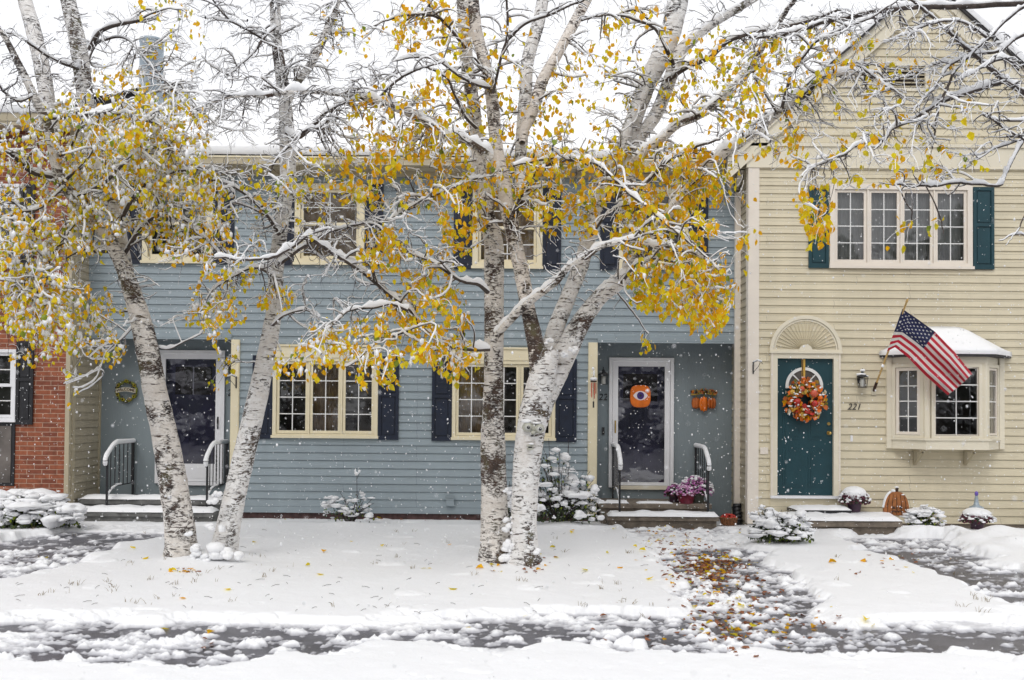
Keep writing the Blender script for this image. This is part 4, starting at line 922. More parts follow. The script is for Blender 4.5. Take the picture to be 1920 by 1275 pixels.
# ================================================================= STEPS, RAILS
def snowbar(x0, x1, y0, y1, z, th, seed, nx=60, ny=10, m='snow'):
    mb = MB(); xs = np.linspace(x0, x1, nx); v = np.linspace(0, 1, ny); X, V = np.meshgrid(xs, v)
    prof = np.sin(np.clip(V, 0, 1)*np.pi)**.35
    e = np.minimum(1, np.minimum(X-x0, x1-X)/.06+.1)
    n = fbm(X*5, V*2, seed); n0 = (fbm(xs*6, xs*0, seed+3)-.5)*.05
    Y = y0+(y1-y0)*V+n0[None]*(1-V)
    Z = z+th*prof*(.55+.8*n)*e
    Z[0] = z; Z[-1] = z
    F = np.array([[j*nx+i, j*nx+i+1, (j+1)*nx+i+1, (j+1)*nx+i] for j in range(ny-1) for i in range(nx-1)])
    mb.add(np.stack([X, Y, Z], -1).reshape(-1, 3), F, m, True); return mb
def slab(mb, x0, x1, y0, y1, z0, z1, m, b=.015):
    """slab with eased front edges"""
    prof = [(y0, z0), (y0, z1-b), (y0+b*.4, z1-b*.3), (y0+b, z1), (y1, z1), (y1, z0)]
    n = len(prof); V = [(x0, y, z) for y, z in prof]+[(x1, y, z) for y, z in prof]
    mb.add(V, [tuple(range(n-1, -1, -1)), tuple(range(n, 2*n))]+[(i, (i+1) % n, (i+1) % n+n, i+n) for i in range(n)], m)
def steps(name, label, xa, xb, xc, xd, m, grp):
    t = thing(name, label, 'steps', ((xa+xb)/2, 15.4, ZP), grp)
    A = MB(); slab(A, xa, xb, 15.22, YR-.01, .17, .245, m); A.box(xa+.03, xb-.03, 15.26, YR-.01, -.3, .169, m); sub(A, 'landing', t)
    A = MB(); slab(A, xc, xd, 14.88, 15.219, .02, .085, m); A.box(xc+.03, xd-.03, 14.92, 15.25, -.3, .019, m); sub(A, 'tread', t)
    return t
xl0, xl1 = WX(186, 15.2), WX(432, 15.6)
s1 = steps('front_steps', 'grey concrete steps with snow on both treads at the left doorway', XL+.06, RL[1]-.0, XL-.03, WX(404, 14.9), 'concreteg', 'concrete steps at the doorways')
sub(snowbar(XL+.08, RL[1]-.02, 15.205, 15.5, .245, .06, 3), 'tread_snow', s1); sub(snowbar(XL-.03, WX(404, 14.9), 14.86, 15.22, .085, .085, 7), 'tread_snow', s1)
s2 = steps('front_steps', 'brown stone steps with leaves and a red berry basket at their right end', RRr[0]+.02, WX(1336, 15.2), WX(1140, 14.9), WX(1349, 14.9), 'concrete', 'concrete steps at the doorways')
sub(snowbar(RRr[0]+.09, WX(1180, 15.3), 15.21, 15.42, .245, .045, 13, 30), 'tread_snow', s2); sub(snowbar(WX(1195, 15.3), WX(1262, 15.3), 15.24, 15.44, .245, .03, 14, 30), 'tread_snow', s2); sub(snowbar(WX(1141, 14.9), WX(1349, 14.9), 14.86, 15.16, .085, .075, 17), 'tread_snow', s2)
st3 = thing('door_stoop', 'low brown stone stoop piled with snow in front of the teal door', 'stoop', (4.8, 14.5, ZP))
sx0, sx1 = WX(1484, 14.2), WX(1688, 14.2)
A = MB(); slab(A, sx0, sx1, 14.12, YA-.03, .04, .125, 'concrete', .02); sub(A, 'top_slab', st3)
A = MB(); A.box(sx0+.05, sx1-.05, 14.17, YA-.03, -.3, .039, 'concrete'); sub(A, 'base', st3)
sub(snowbar(sx0-.01, sx1+.01, 14.10, YA-.1, .125, .085, 23, 80, 20), 'stoop_snow', st3)
dm = thing('door_mat', 'doormat buried under a crust of snow before the teal door', 'doormat', (4.55, 14.7, .2))
A = MB(); mx0, mx1 = WX(1484, 14.7), WX(1588, 14.7); A.box(mx0, mx1, 14.50, 14.93, .195, .235, 'black'); sub(A, 'mat', dm); sub(snowbar(mx0+.01, mx1+.01, 14.49, 14.94, .236, .055, 33, 40, 12), 'mat_snow', dm)

def handrail(label, x, zb_f, zb_b):
    t = thing('handrail', label, 'handrail', (x, 15.3, zb_f), 'black iron handrails beside the doorways')
    yf, yb = 15.02, YR-.03; zf, zt = .86, 1.06
    A = MB(); A.box(x-.014, x+.014, yf, yf+.028, zb_f, zf+.06, 'black'); A.box(x-.03, x+.03, yf-.015, yf+.045, zb_f, zb_f+.012, 'black'); sub(A, 'post', t)
    A = MB(); A.box(x-.014, x+.014, yb-.028, yb, zb_b, zt+.03, 'black'); sub(A, 'post', t)
    A = MB(); top = np.array([[x, yf-.06, zf-.10], [x, yf-.075, zf-.02], [x, yf-.02, zf+.05], [x, yf+.22, zt], [x, yf+.36, zt+.03], [x, yb, zt+.03]])
    A.tubes(top, [.017]*6, 8, 'black', R2=[.011]*6, caps=True); sub(A, 'top_rail', t)
    A = MB(); bot = np.array([[x, yf+.02, .30], [x, yf+.2, .40], [x, yf+.38, .44], [x, yb-.02, .44]]); A.tubes(bot, [.010]*4, 6, 'black'); sub(A, 'bottom_rail', t)
    A = MB()
    for k in range(6):
        y = yf+.14+(yb-yf-.22)*k/5; zt_ = np.interp(y, top[2:, 1], top[2:, 2])-.01; zb_ = np.interp(y, bot[:, 1], bot[:, 2])
        if k == 2:
            s = np.linspace(0, 1, 40); A.tubes(np.stack([np.full(40, x)+.0*s, y+.022*np.sin(s*math.pi*9)*np.sin(s*math.pi), zb_+(zt_-zb_)*s], 1), np.full(40, .007), 5, 'black')
            A.tubes(np.stack([np.full(40, x)+.0*s, y-.022*np.sin(s*math.pi*9)*np.sin(s*math.pi), zb_+(zt_-zb_)*s], 1), np.full(40, .007), 5, 'black')
        else: A.box(x-.006, x+.006, y-.006, y+.006, zb_, zt_, 'black')
    sub(A, 'balusters', t)
    B = MB(); n = 30; s = np.linspace(0, 1, n); tt = np.array([np.interp(s, np.linspace(0, 1, 6), top[:, i]) for i in range(3)]).T
    w = .030+.010*fbm(s*6, s*0+x, 41)+0*s; h = .026+.020*fbm(s*5, s*0+x, 44); h[:2] *= .5; w[0] *= .6; B.tubes(tt, w, 8, 'snow', R2=h, off=h*.7, caps=True)
    n2 = 12; s = np.linspace(0, .75, n2); tb = np.array([np.interp(s, np.linspace(0, 1, 4), bot[:, i]) for i in range(3)]).T
    B.tubes(tb, [.018]*n2, 6, 'snow', R2=[.016]*n2, off=np.full(n2, .018), caps=True); sub(B, 'rail_snow', t)
handrail('snow capped iron handrail left of the leaning birch, below the welcome wreath', WX(205, 15.05), .085, .245)
handrail('snow capped iron handrail between the two left birch trunks, at the door side', WX(392, 15.05), .085, .245)
handrail('iron handrail left of the storm door with the orange eye', WX(1163, 15.05), .085, .245)
handrail('iron handrail right of the storm door, behind the purple mums', WX(1328, 15.05), .085, .245)

# ================================================================= SMALL THINGS
def lantern(label, px, py, Y, h, style, snow):
    x, z = WX(px, Y, py), WZ(py, Y, px); t = thing('wall_lantern', label, 'lantern', (x, Y, z), 'black wall lanterns beside the doors')
    w = h*.30; yc = Y-.12
    A = MB(); A.box(x-.035, x+.035, Y-.035, Y-.018, z-.05, z+h*.32, 'black'); A.tubes(np.array([[x, Y-.03, z+h*.25], [x, Y-.08, z+h*.36], [x, yc, z+h*.40]]), [.008]*3, 6, 'black'); sub(A, 'bracket', t)
    A = MB(); A.lathe((x, yc, z), [(w*.95, h*.12), (w*1.0, h*.14), (w*.55, h*.27), (w*.3, h*.31), (w*.26, h*.40), (w*.10, h*.44), (.008, h*.56)], 'black', 6 if style else 12, smooth=not style); sub(A, 'lamp_cap', t)
    A = MB()
    for k in range(6 if style else 4):
        a = math.pi/6+k*math.pi*2/(6 if style else 4); c_, s_ = math.cos(a)*w*.86, math.sin(a)*w*.86
        A.rod((x+c_, yc+s_, z+h*.13), (x+c_*(.78 if style else 1), yc+s_*(.78 if style else 1), z-h*.40), .005, 'black', 5)
    A.lathe((x, yc, z), [(w*.72, -h*.40), (w*.78, -h*.385), (w*.5, -h*.37)], 'black', 6); sub(A, 'lamp_frame', t)
    A = MB(); A.lathe((x, yc, z), [(w*.40, -h*.36), (w*.42, h*.05), (w*.15, h*.10)], 'lampglass', 10); sub(A, 'lamp_glass', t)
    if snow:
        B = MB(); blobs(B, [(x-.02, yc, z+h*.25), (x, yc, z+h*.46), (x+.03, yc-.02, z+h*.17)], [(w*.8, w*.7, h*.07), (w*.4, w*.4, h*.07), (w*.6, w*.5, h*.05)], 'snow', 2, .08); sub(B, 'lamp_snow', t)
lantern('black wall lantern capped with snow between the teal door and the flag', 1612, 712, YA, .30, 1, True)
lantern('small black lantern behind the wind chime, left of the storm door with the eye', 1130, 708, YR-.02, .30, 0, False)
lantern('dark lantern half hidden by the cream post of the left doorway', 431, 693, YR-.02, .26, 0, False)

# welcome wreath
x, z = WX(239, YR, 732), WZ(732, YR, 239); t = thing('welcome_wreath', 'small sunflower ring with a cream welcome banner on the blue recess wall', 'wreath', (x, YR, z))
A = MB(); R0 = .155; a = np.linspace(0, 2*np.pi, 40); A.tubes(np.stack([x+R0*np.cos(a), np.full(40, YR-.03), z-.01+R0*np.sin(a)], 1), np.full(40, .022)+.008*np.sin(a*9), 7, 'olive')
for k in range(70):
    q = rng.uniform(0, 6.28); r = R0+rng.normal(0, .02); leaves(A, [(x+r*math.cos(q), YR-.045, z+r*math.sin(q))], [.04], [rng.choice(['olive', 'dkbrown', 'leaf_d'])])
sub(A, 'ring', t)
for q in (90, 148, 32, 205, 250, 322, 290):
    A = MB(); cx, cz = x+R0*math.cos(R_(q)), z+R0*math.sin(R_(q))
    for k in range(9):
        aa = k*2*math.pi/9; c_, s_ = math.cos(aa), math.sin(aa)
        A.add([(cx+.012*c_-.008*s_, YR-.062, cz+.012*s_+.008*c_), (cx+.012*c_+.008*s_, YR-.062, cz+.012*s_-.008*c_), (cx+.036*c_, YR-.058, cz+.036*s_)], [(0, 1, 2)], 'leaf_g' if q != 290 else 'gold')
    blobs(A, [(cx, YR-.064, cz)], [(.018, .008, .018)], 'dkbrown', 1, 0); sub(A, 'sunflower', t)
A = MB(); n = 20; u = np.linspace(-.16, .16, n); bz = z+.008+.018*np.cos(u*13)-.010
V = [(x+a_, YR-.078, b_-.032) for a_, b_ in zip(u, bz)]+[(x+a_, YR-.078, b_+.032) for a_, b_ in zip(u, bz)]+[(x+a_, YR-.072, b_-.032) for a_, b_ in zip(u, bz)]+[(x+a_, YR-.072, b_+.032) for a_, b_ in zip(u, bz)]
A.add(V, [(k, k+1, n+k+1, n+k) for k in range(n-1)]+[(k, 2*n+k, 2*n+k+1, k+1) for k in range(n-1)]+[(n+k, n+k+1, 3*n+k+1, 3*n+k) for k in range(n-1)], 'sign')
BN = sub(A, 'banner', t)
A = MB(); V, F = text_mesh('WELCOME', .062, 'dkbrown', (x, YR-.081, z+.008), 0, .001, True); V[:, 2] += .018*np.cos((V[:, 0]-x)*13)-.010; A.add(V, F, 'dkbrown'); sub(A, 'lettering', BN)

# orange eye hanging inside the storm door glass
x, z = WX(1200, YR, 743), WZ(743, YR, 1200); t = thing('eye_decoration', 'rounded orange plaque with one staring eye on the storm door glass', 'door decoration', (x, YR-.05, z))
A = MB(); q = np.linspace(0, 2*np.pi, 36, endpoint=False); sup = lambda a, rx, rz, n: [(x+rx*math.copysign(abs(math.cos(t_))**(2/n), math.cos(t_)), z+rz*math.copysign(abs(math.sin(t_))**(2/n), math.sin(t_))) for t_ in a]
A.prism(sup(q, .165, .18, 3.2), YR-.055, YR-.04, 'orange'); A.prism(sup(q, .15, .165, 3.2), YR-.062, YR-.0555, 'orange'); sub(A, 'plaque', t)
A = MB(); e = [(x+.118*math.cos(t_)**1 if True else 0, z+.01+.075*math.copysign(abs(math.sin(t_))**1.6, math.sin(t_))) for t_ in q]; A.prism(e, YR-.066, YR-.0625, 'eyew'); sub(A, 'eye_white', t)
A = MB(); A.prism([(x+.058*math.cos(t_), z+.01+.060*math.sin(t_)) for t_ in q], YR-.070, YR-.0665, 'eyeb'); A.prism([(x+.02*math.cos(t_), z+.01+.02*math.sin(t_)) for t_ in q], YR-.072, YR-.0705, 'black'); sub(A, 'iris', t)
A = MB(); A.rod((x-.01, YR-.045, z+.17), (x-.01, YR-.045, z+.235), .003, 'black'); A.rod((x-.01, YR-.05, z+.235), (x-.01, YR-.032, z+.235), .014, 'lampglass', 10); sub(A, 'suction_hook', t)

# hanging harvest sign on the right recess wall
x, z = WX(1319, YR-.03, 745), WZ(745, YR-.03, 1319); y = YR-.02; t = thing('harvest_sign', 'brass coloured harvest garland with three orange pumpkins hanging under it', 'wall decoration', (x, y, z))
A = MB(); n = 24; u = np.linspace(-.205, .205, n); A.tubes(np.stack([x+u, np.full(n, y-.03), z+.055+.012*np.cos(u*17)], 1), np.full(n, .013), 6, 'gold', caps=True)
for k in range(110):
    xx = rng.uniform(-.205, .205); leaves(A, [(x+xx, y-.04, z+.085+rng.uniform(.0, .075)*(1-abs(xx)*3))], [rng.uniform(.03, .06)], [rng.choice(['gold', 'dkbrown', 'dkorange', 'orange', 'gold', 'olive'])])
blobs(A, [(x-.12, y-.035, z+.09), (x+.14, y-.035, z+.085)], [(.028, .012, .045)]*2, 'dkbrown', 1); sub(A, 'garland', t)
A = MB(); A.rod((x-.15, y-.03, z+.05), (x-.15, y-.03, z-.005), .002, 'black'); A.rod((x+.15, y-.03, z+.05), (x+.15, y-.03, z-.005), .002, 'black'); A.rod((x, y-.03, z+.03), (x, y-.03, z-.01), .003, 'black'); sub(A, 'chains', t)
for cx, w, h, mk in ((-.125, .078, .10, 'dkorange'), (.13, .08, .10, 'dkorange'), (.0, .088, .13, 'orange')):
    A = MB(); zc = z-.095-(.015 if cx == 0 else 0); yy = y-.03-(.012 if cx == 0 else 0)
    for k in (-1, 0, 1): blobs(A, [(x+cx+k*w*.42, yy-(.006 if k == 0 else 0), zc)], [(w*.50, .018, h*(1 if k == 0 else .88))], mk, 2, 0)
    A.rod((x+cx, yy, zc+h*.9), (x+cx+.01, yy, zc+h*1.2), .008, 'olive', 6); sub(A, 'pumpkin', t)

# wind chime on the cream post, brackets
x, y = WX(1113, YB-.14, 720), YB-.14; z = WZ(714, y, 1113); t = thing('wind_chime', 'red tubed wind chime with a lump of snow on the right cream post', 'wind chime', (x, y, z))
A = MB(); A.rod((x, YB-.05, z+.20), (x, y, z+.20), .006, 'black'); A.rod((x, y, z+.20), (x, y, z+.02), .004, 'black'); sub(A, 'hook', t)
A = MB(); A.lathe((x, y, z), [(.045, -.02), (.05, -.012), (.05, .0), (.0, .012)], 'dkbrown', 12); sub(A, 'top_disc', t)
for k in range(5):
    a = k*1.2566; A = MB(); xx, yy = x+.036*math.cos(a), y+.036*math.sin(a); A.rod((xx, yy, z-.03), (xx, yy, z-.20-.02*k), .007, 'chimered', 7); A.rod((xx, yy, z-.02), (xx, yy, z-.03), .001, 'black', 4); sub(A, 'chime_tube', t)
A = MB(); A.rod((x, y, z-.01), (x, y, z-.32), .0015, 'black', 4); A.box(x-.012, x+.012, y-.002, y+.002, z-.42, z-.32, 'black'); sub(A, 'clapper', t)
A = MB(); blobs(A, [(x, y, z+.025), (x+.005, y, z+.12), (x-.01, y, z+.19)], [(.058, .055, .035), (.014, .014, .06), (.02, .02, .03)], 'snow', 2, .08); sub(A, 'chime_snow', t)
def hanger(label, px, py, Y, s, snow=True):
    x, z = WX(px, Y, py), WZ(py, Y, px); t = thing('plant_hook', label, 'plant hook', (x, Y, z), 'iron plant hooks on the posts')
    A = MB(); A.box(x-.009, x+.009, Y-.012, Y-.001, z-.09, z+.09, 'black'); sub(A, 'back_plate', t)
    A = MB(); A.tubes(np.array([[x, Y-.01, z+.08], [x+s*.04, Y-.12, z+.105], [x+s*.07, Y-.23, z+.08], [x+s*.075, Y-.26, z+.05]]), [.005]*4, 6, 'black'); A.tubes(np.array([[x, Y-.01, z-.07], [x+s*.05, Y-.13, z+.02], [x+s*.065, Y-.2, z+.09]]), [.004]*3, 5, 'black'); sub(A, 'arm', t)
    B = MB(); B.tubes(np.array([[x, Y-.02, z+.095], [x+s*.04, Y-.12, z+.118], [x+s*.07, Y-.23, z+.093]]), [.010, .014, .012], 6, 'snow', caps=True); sub(B, 'hook_snow', t)
hanger('black plant hook on the cream post left of the first triple window', 443, 717, YB-.047, -1)
hanger('black plant hook on the pale corner board beside the teal door', 1412, 690, YA-.031, 1)

# autumn wreath on the teal door
x, z = WX(1508, YA-.06, 748), WZ(748, YA-.06, 1508); y = YA-.055; t = thing('autumn_wreath', 'full autumn wreath of orange leaves, red apples and gourds on the teal door', 'wreath', (x, y, z))
A = MB(); a = np.linspace(0, 2*np.pi, 40); A.tubes(np.stack([x+.20*np.cos(a), np.full(40, y), z+.20*np.sin(a)], 1), np.full(40, .05), 8, 'dkbrown')
n = 420; q = rng.uniform(0, 6.28, n); r = rng.normal(.205, .058, n).clip(.09, .315); yy = y-.03-rng.uniform(0, .07, n)
leaves(A, np.stack([x+r*np.cos(q), yy, z+r*np.sin(q)+.02], 1), rng.uniform(.05, .095, n), rng.choice(['orange', 'ribbon', 'dkorange', 'leaf_o', 'redb', 'dkbrown', 'olive', 'sign'], n, p=[.2, .2, .17, .15, .05, .08, .05, .10]), wide=1.5)
sub(A, 'leaves', t)
for (dx, dz, s, mk) in ((-.13, -.05, .058, 'redb'), (.13, -.07, .055, 'redb'), (.19, -.07, .045, 'redb'), (.12, .08, .062, 'chimered'), (.22, .02, .04, 'orange'), (.02, -.18, .052, 'redb'), (-.06, .15, .045, 'chimered'), (.10, -.16, .05, 'dkbrown'), (-.20, .10, .04, 'ribbon')):
    A = MB(); blobs(A, [(x+dx, y-.085, z+dz)], [(s, s*.9, s)], mk, 2, .02); sub(A, 'fruit', t)
A = MB(); n = 34; q = rng.uniform(0, 6.28, n); r = rng.uniform(.12, .27, n); blobs(A, np.stack([x+r*np.cos(q), np.full(n, y-.105), z+r*np.sin(q)+.02], 1), np.stack([rng.uniform(.015, .045, n), rng.uniform(.012, .02, n), rng.uniform(.008, .018, n)], 1), 'snow', 1); sub(A, 'wreath_snow', t)
A = MB(); A.box(x-.026, x+.026, YA-.020, YA-.014, z+.2, dr[3]-.085, 'ribbon'); A.box(x-.020, x-.006, YA-.0225, YA-.0205, z+.2, dr[3]-.085, 'dkbrown'); sub(A, 'ribbon', t)

# tree face is built with the trees; flag
FB = (WX(1637, YA, 730), YA-.02, WZ(733, YA, 1637)); FT = W3(1700, 566, 14.05)
t = thing('flag', 'American flag hanging from a slanted wooden pole beside the bay window', 'flag', FB)
A = MB(); A.box(FB[0]-.035, FB[0]+.035, YA-.032, YA-.018, FB[2]-.06, FB[2]+.06, 'sign'); dirp = (np.array(FT)-np.array(FB)); dirp /= np.linalg.norm(dirp); A.rod(np.array(FB)-dirp*.0, np.array(FB)+dirp*.16, .021, 'dkbrown', 10); sub(A, 'bracket', t)
A = MB(); A.rod(np.array(FB)+dirp*.1, FT, .0135, 'wood', 10); PO = sub(A, 'pole', t)
A = MB(); A.rod(FT, np.array(FT)+dirp*.05, .020, 'wood', 10, .012); sub(A, 'finial', PO)
tu = [0, .2, .4, .7, 1]; tpx = [1692, 1720, 1753, 1790, 1823]; tpy = [579, 598, 622, 660, 701]
bu = [0, .12, .3, .6, 1]; bpx = [1663, 1678, 1701, 1735, 1777]; bpy_ = [659, 651, 669, 704, 741]
def fl(u, v):
    """point on the cloth"""
    ax, ay = np.interp(u, tu, tpx), np.interp(u, tu, tpy); bx, by = np.interp(u, bu, bpx), np.interp(u, bu, bpy_)
    sag = np.sin(v*np.pi); px = ax+(bx-ax)*v+sag*u*2; py = ay+(by-ay)*v
    # points on the hoist follow the pole
    Y = 14.12+.33*v*(1-u)+.05*u+(.02+.115*u)*np.sin(v*11+u*2.4)*(.3+.7*u)+.03*np.sin(u*9-v*3)
    return W3(px, py, Y)
nuu, nvv = 61, 53
uu, vv = np.meshgrid(np.linspace(0, 1, nuu), np.linspace(0, 1, nvv)); Pf = fl(uu, vv)
k = np.ones(5)/5
A = MB(); groups = {'fred': [], 'fwhite': [], 'fblue': []}
for j in range(nvv-1):
    for i in range(nuu-1):
        s = j//4; mk = 'fblue' if (i < 24 and s < 7) else ('fred' if s % 2 == 0 else 'fwhite')
        groups[mk].append((j*nuu+i, j*nuu+i+1, (j+1)*nuu+i+1, (j+1)*nuu+i))
A.add(Pf.reshape(-1, 3), groups['fred'], 'fred', True)
for mk in ('fwhite', 'fblue'):
    fa = np.array(groups[mk]); A.f.append(fa); A.m.append(np.full(len(fa), A.mi(mk))); A.sm.append(np.full(len(fa), True))
CL = sub(A, 'cloth', t)
A = MB(); cw, chh = .4, 7/13
for r in range(9):
    for c_ in range(6 if r % 2 == 0 else 5):
        uc = cw*((2*c_+1+(r % 2))/12); vc = chh*(r+1)/10
        rad = .0145
        for sgn in (1, -1):
            V = []
            for q in range(10):
                a = math.pi/2+q*math.pi/5; rr_ = 1 if q % 2 == 0 else .42
                V.append(fl(np.array(uc+rr_*rad*math.cos(a)), np.array(vc-rr_*rad*1.7*math.sin(a))))
            V = np.array(V); C_ = fl(np.array(uc), np.array(vc)); nrm = np.cross(V[0]-C_, V[3]-C_); nrm /= np.linalg.norm(nrm)+1e-9
            V = np.vstack([V, C_[None]])+nrm*.0045*sgn
            A.add(V, [(10, q, (q+1) % 10) for q in range(10)], 'fwhite')
sub(A, 'stars', CL)
# ================================================================= BIRCHES
def crom(P, n):
    """smooth curve through points (rows), columns interpolated"""
    P = np.asarray(P, float); k = len(P); Q = np.vstack([2*P[0]-P[1], P, 2*P[-1]-P[-2]])
    t = np.linspace(0, k-1, n); i = np.minimum(t.astype(int), k-2); f = (t-i)[:, None]
    a, b, c, d = Q[i], Q[i+1], Q[i+2], Q[i+3]
    return .5*((2*b)+(-a+c)*f+(2*a-5*b+4*c-d)*f**2+(-a+3*b-3*c+d)*f**3)
def limb(pts, y0, y1, wob=.0):
    """pts (px, py, radius px) at depths y0..y1 -> world curve and radii"""
    P = np.array(pts, float); n = max(8, int(np.abs(np.diff(P[:, :2], axis=0)).sum()/9))
    C = crom(P, n); s = np.linspace(0, 1, n); Y = y0+(y1-y0)*s
    W = W3(C[:, 0], C[:, 1], Y); R = np.maximum(C[:, 2], 1.0)/FPX*Y
    return W, R
class Tree:
    def __init__(s, name, label, loc, bark, group=None):
        s.t = thing(name, label, 'tree', loc, group); s.bark = bark
        s.trunk = MB(); s.br = MB(); s.tw = MB(); s.sn = MB(); s.cloud = []; s.crad = []
        s.leafP = []; s.leafS = []; s.leafM = []; s.lsn = []
    def stem(s, W, R, sides=22, bark=None, snowy=0, flare=False):
        n = len(W); a = np.arange(sides)*2*np.pi/sides
        T = np.gradient(W, axis=0); T /= np.linalg.norm(T, axis=1, keepdims=True)
        side = np.cross(T, [0.02, -1, .05]); side /= np.linalg.norm(side, axis=1, keepdims=True); u = np.cross(side, T)
        ph = rng.uniform(0, 9)
        L = np.concatenate([[0], np.cumsum(np.linalg.norm(np.diff(W, axis=0), axis=1))])
        nz = fbm(np.cos(a)[None]*1.6+5+ph+0*L[:, None], np.sin(a)[None]*1.6+L[:, None]*2.2, int(ph*10))-.5
        nz2 = fbm(np.cos(a)[None]*3+7+ph+0*L[:, None], np.sin(a)[None]*3+L[:, None]*16, int(ph*10)+5)-.5
        rr_ = R[:, None]*(1+.16*nz+.13*nz2)
        if flare:
            f = np.exp(-L/.20)[:, None]; rr_ = rr_*(1+f*(.30+.40*np.maximum(0, np.cos(a*4+ph))[None]))
        V = W[:, None]+rr_[..., None]*(np.cos(a)[None, :, None]*side[:, None]+np.sin(a)[None, :, None]*u[:, None])
        F = np.array([[j*sides+i, j*sides+(i+1) % sides, (j+1)*sides+(i+1) % sides, (j+1)*sides+i] for j in range(n-1) for i in range(sides)])
        s.trunk.add(V.reshape(-1, 3), F, bark or s.bark, True)
        s.trunk.add(V[-1], [tuple(range(sides))], bark or s.bark)
        s.snowline(W, R, snowy); s.addcloud(W, R)
    def snowline(s, W, R, amt=1.0, sides=8):
        T = np.gradient(W, axis=0); T /= np.linalg.norm(T, axis=1, keepdims=True)
        hz = np.clip(1.15*np.sqrt(np.maximum(0, 1-T[:, 2]**2))-.35, 0, 1); n = len(W)
        nn = fbm(np.arange(n)*.5, np.full(n, W[0, 0]*7), 77); th = amt*np.minimum(.036, R*.75+.012)*hz*np.clip((nn-.22)*3.0, .12, 1.7)
        if amt <= 0 or hz.max() < .05: return
        w = R*.93*np.minimum(1, hz*2.5)+th*.15; w = np.where(hz < .04, R*.5, w)
        s.sn.tubes(W, w, sides, 'snow', R2=R*.6*np.minimum(1, hz*3)+th*.75, off=R*.38+th*.55, caps=True)
    def limb(s, W, R, snow=1.0, bark='branch', sides=8):
        R = R*(.66 if bark == 'branch' else .85); W = W+np.cumsum(rng.normal(0, .006, W.shape), axis=0)*[1, .4, 1]*np.linspace(0, 1, len(W))[:, None]
        s.br.tubes(W, R, sides, bark, caps=True); s.snowline(W, R, snow); s.addcloud(W, R)
    def addcloud(s, W, R): s.cloud.append(W[1:]); s.crad.append(R[1:])
    def finish(s):
        sub(s.trunk, 'trunk', s.t)
        if s.br.n: sub(s.br, 'branches', s.t)
        if s.tw.n: sub(s.tw, 'twigs', s.t)
        if s.sn.n: sub(s.sn, 'branch_snow', s.t)
        if s.leafP:
            A = MB(); leaves(A, np.concatenate(s.leafP), np.concatenate(s.leafS), np.concatenate(s.leafM)); sub(A, 'foliage', s.t)
        if s.lsn:
            A = MB(); C = np.concatenate(s.lsn); n = len(C)
            sc_ = rng.uniform(.55, 1.25, n)[:, None]
            blobs(A, C, sc_*np.stack([rng.uniform(.013, .024, n), rng.uniform(.012, .02, n), rng.uniform(.012, .034, n)], 1), 'snow', 1, .30); sub(A, 'leaf_snow', s.t)
b = gp(343, 1056); L1 = Tree('birch_tree', 'mossy birch leaning left across the left doorway, its yellow leaves clotted with snow', (b[0], b[1], 0), 'bark')
b = gp(415, 1048); L2 = Tree('birch_tree', 'snow plastered birch leaning right between the left doorway and the triple window', (b[0], b[1], 0), 'barkw')
b = gp(932, 1048); R1 = Tree('birch_tree', 'straight upright dark mottled birch in the middle of the lawn', (b[0], b[1], 0), 'bark')
b = gp(985, 1052); R2 = Tree('birch_tree', 'forking white birch with a little face on its trunk, spreading to the right', (b[0], b[1], 0), 'barkw')
X1 = Tree('birch_tree', 'snowy birch boughs reaching in over the gabled house from beyond the right edge', (6.6, 9.6, 0), 'barkl')
D0 = 10.95
# --- left leaning birch
W, R = limb([(345, 1070, 29), (341, 1040, 28), (336, 980, 27), (324, 900, 25.5), (310, 820, 24), (292, 740, 22), (278, 660, 21), (264, 600, 19), (247, 545, 16), (228, 492, 14), (205, 450, 13), (175, 410, 12), (145, 377, 11), (120, 347, 10), (105, 312, 9), (98, 272, 9), (88, 230, 8), (68, 190, 8), (50, 150, 7), (30, 110, 6), (8, 68, 5), (-25, 20, 4)], D0, 10.2)
L1.stem(W, R, flare=True, snowy=.8)
W, R = limb([(238, 525, 15), (222, 430, 13), (207, 350, 12), (182, 290, 13), (166, 220, 14), (155, 140, 15), (146, 80, 15), (131, 15, 14), (120, -40, 13)], 11.0, 11.9); L1.stem(W, R, bark='barkl')
W, R = limb([(112, 340, 10), (96, 250, 12), (85, 160, 14), (66, 70, 14), (48, 5, 13), (38, -35, 13)], 10.9, 12.4); L1.stem(W, R, bark='barkl')
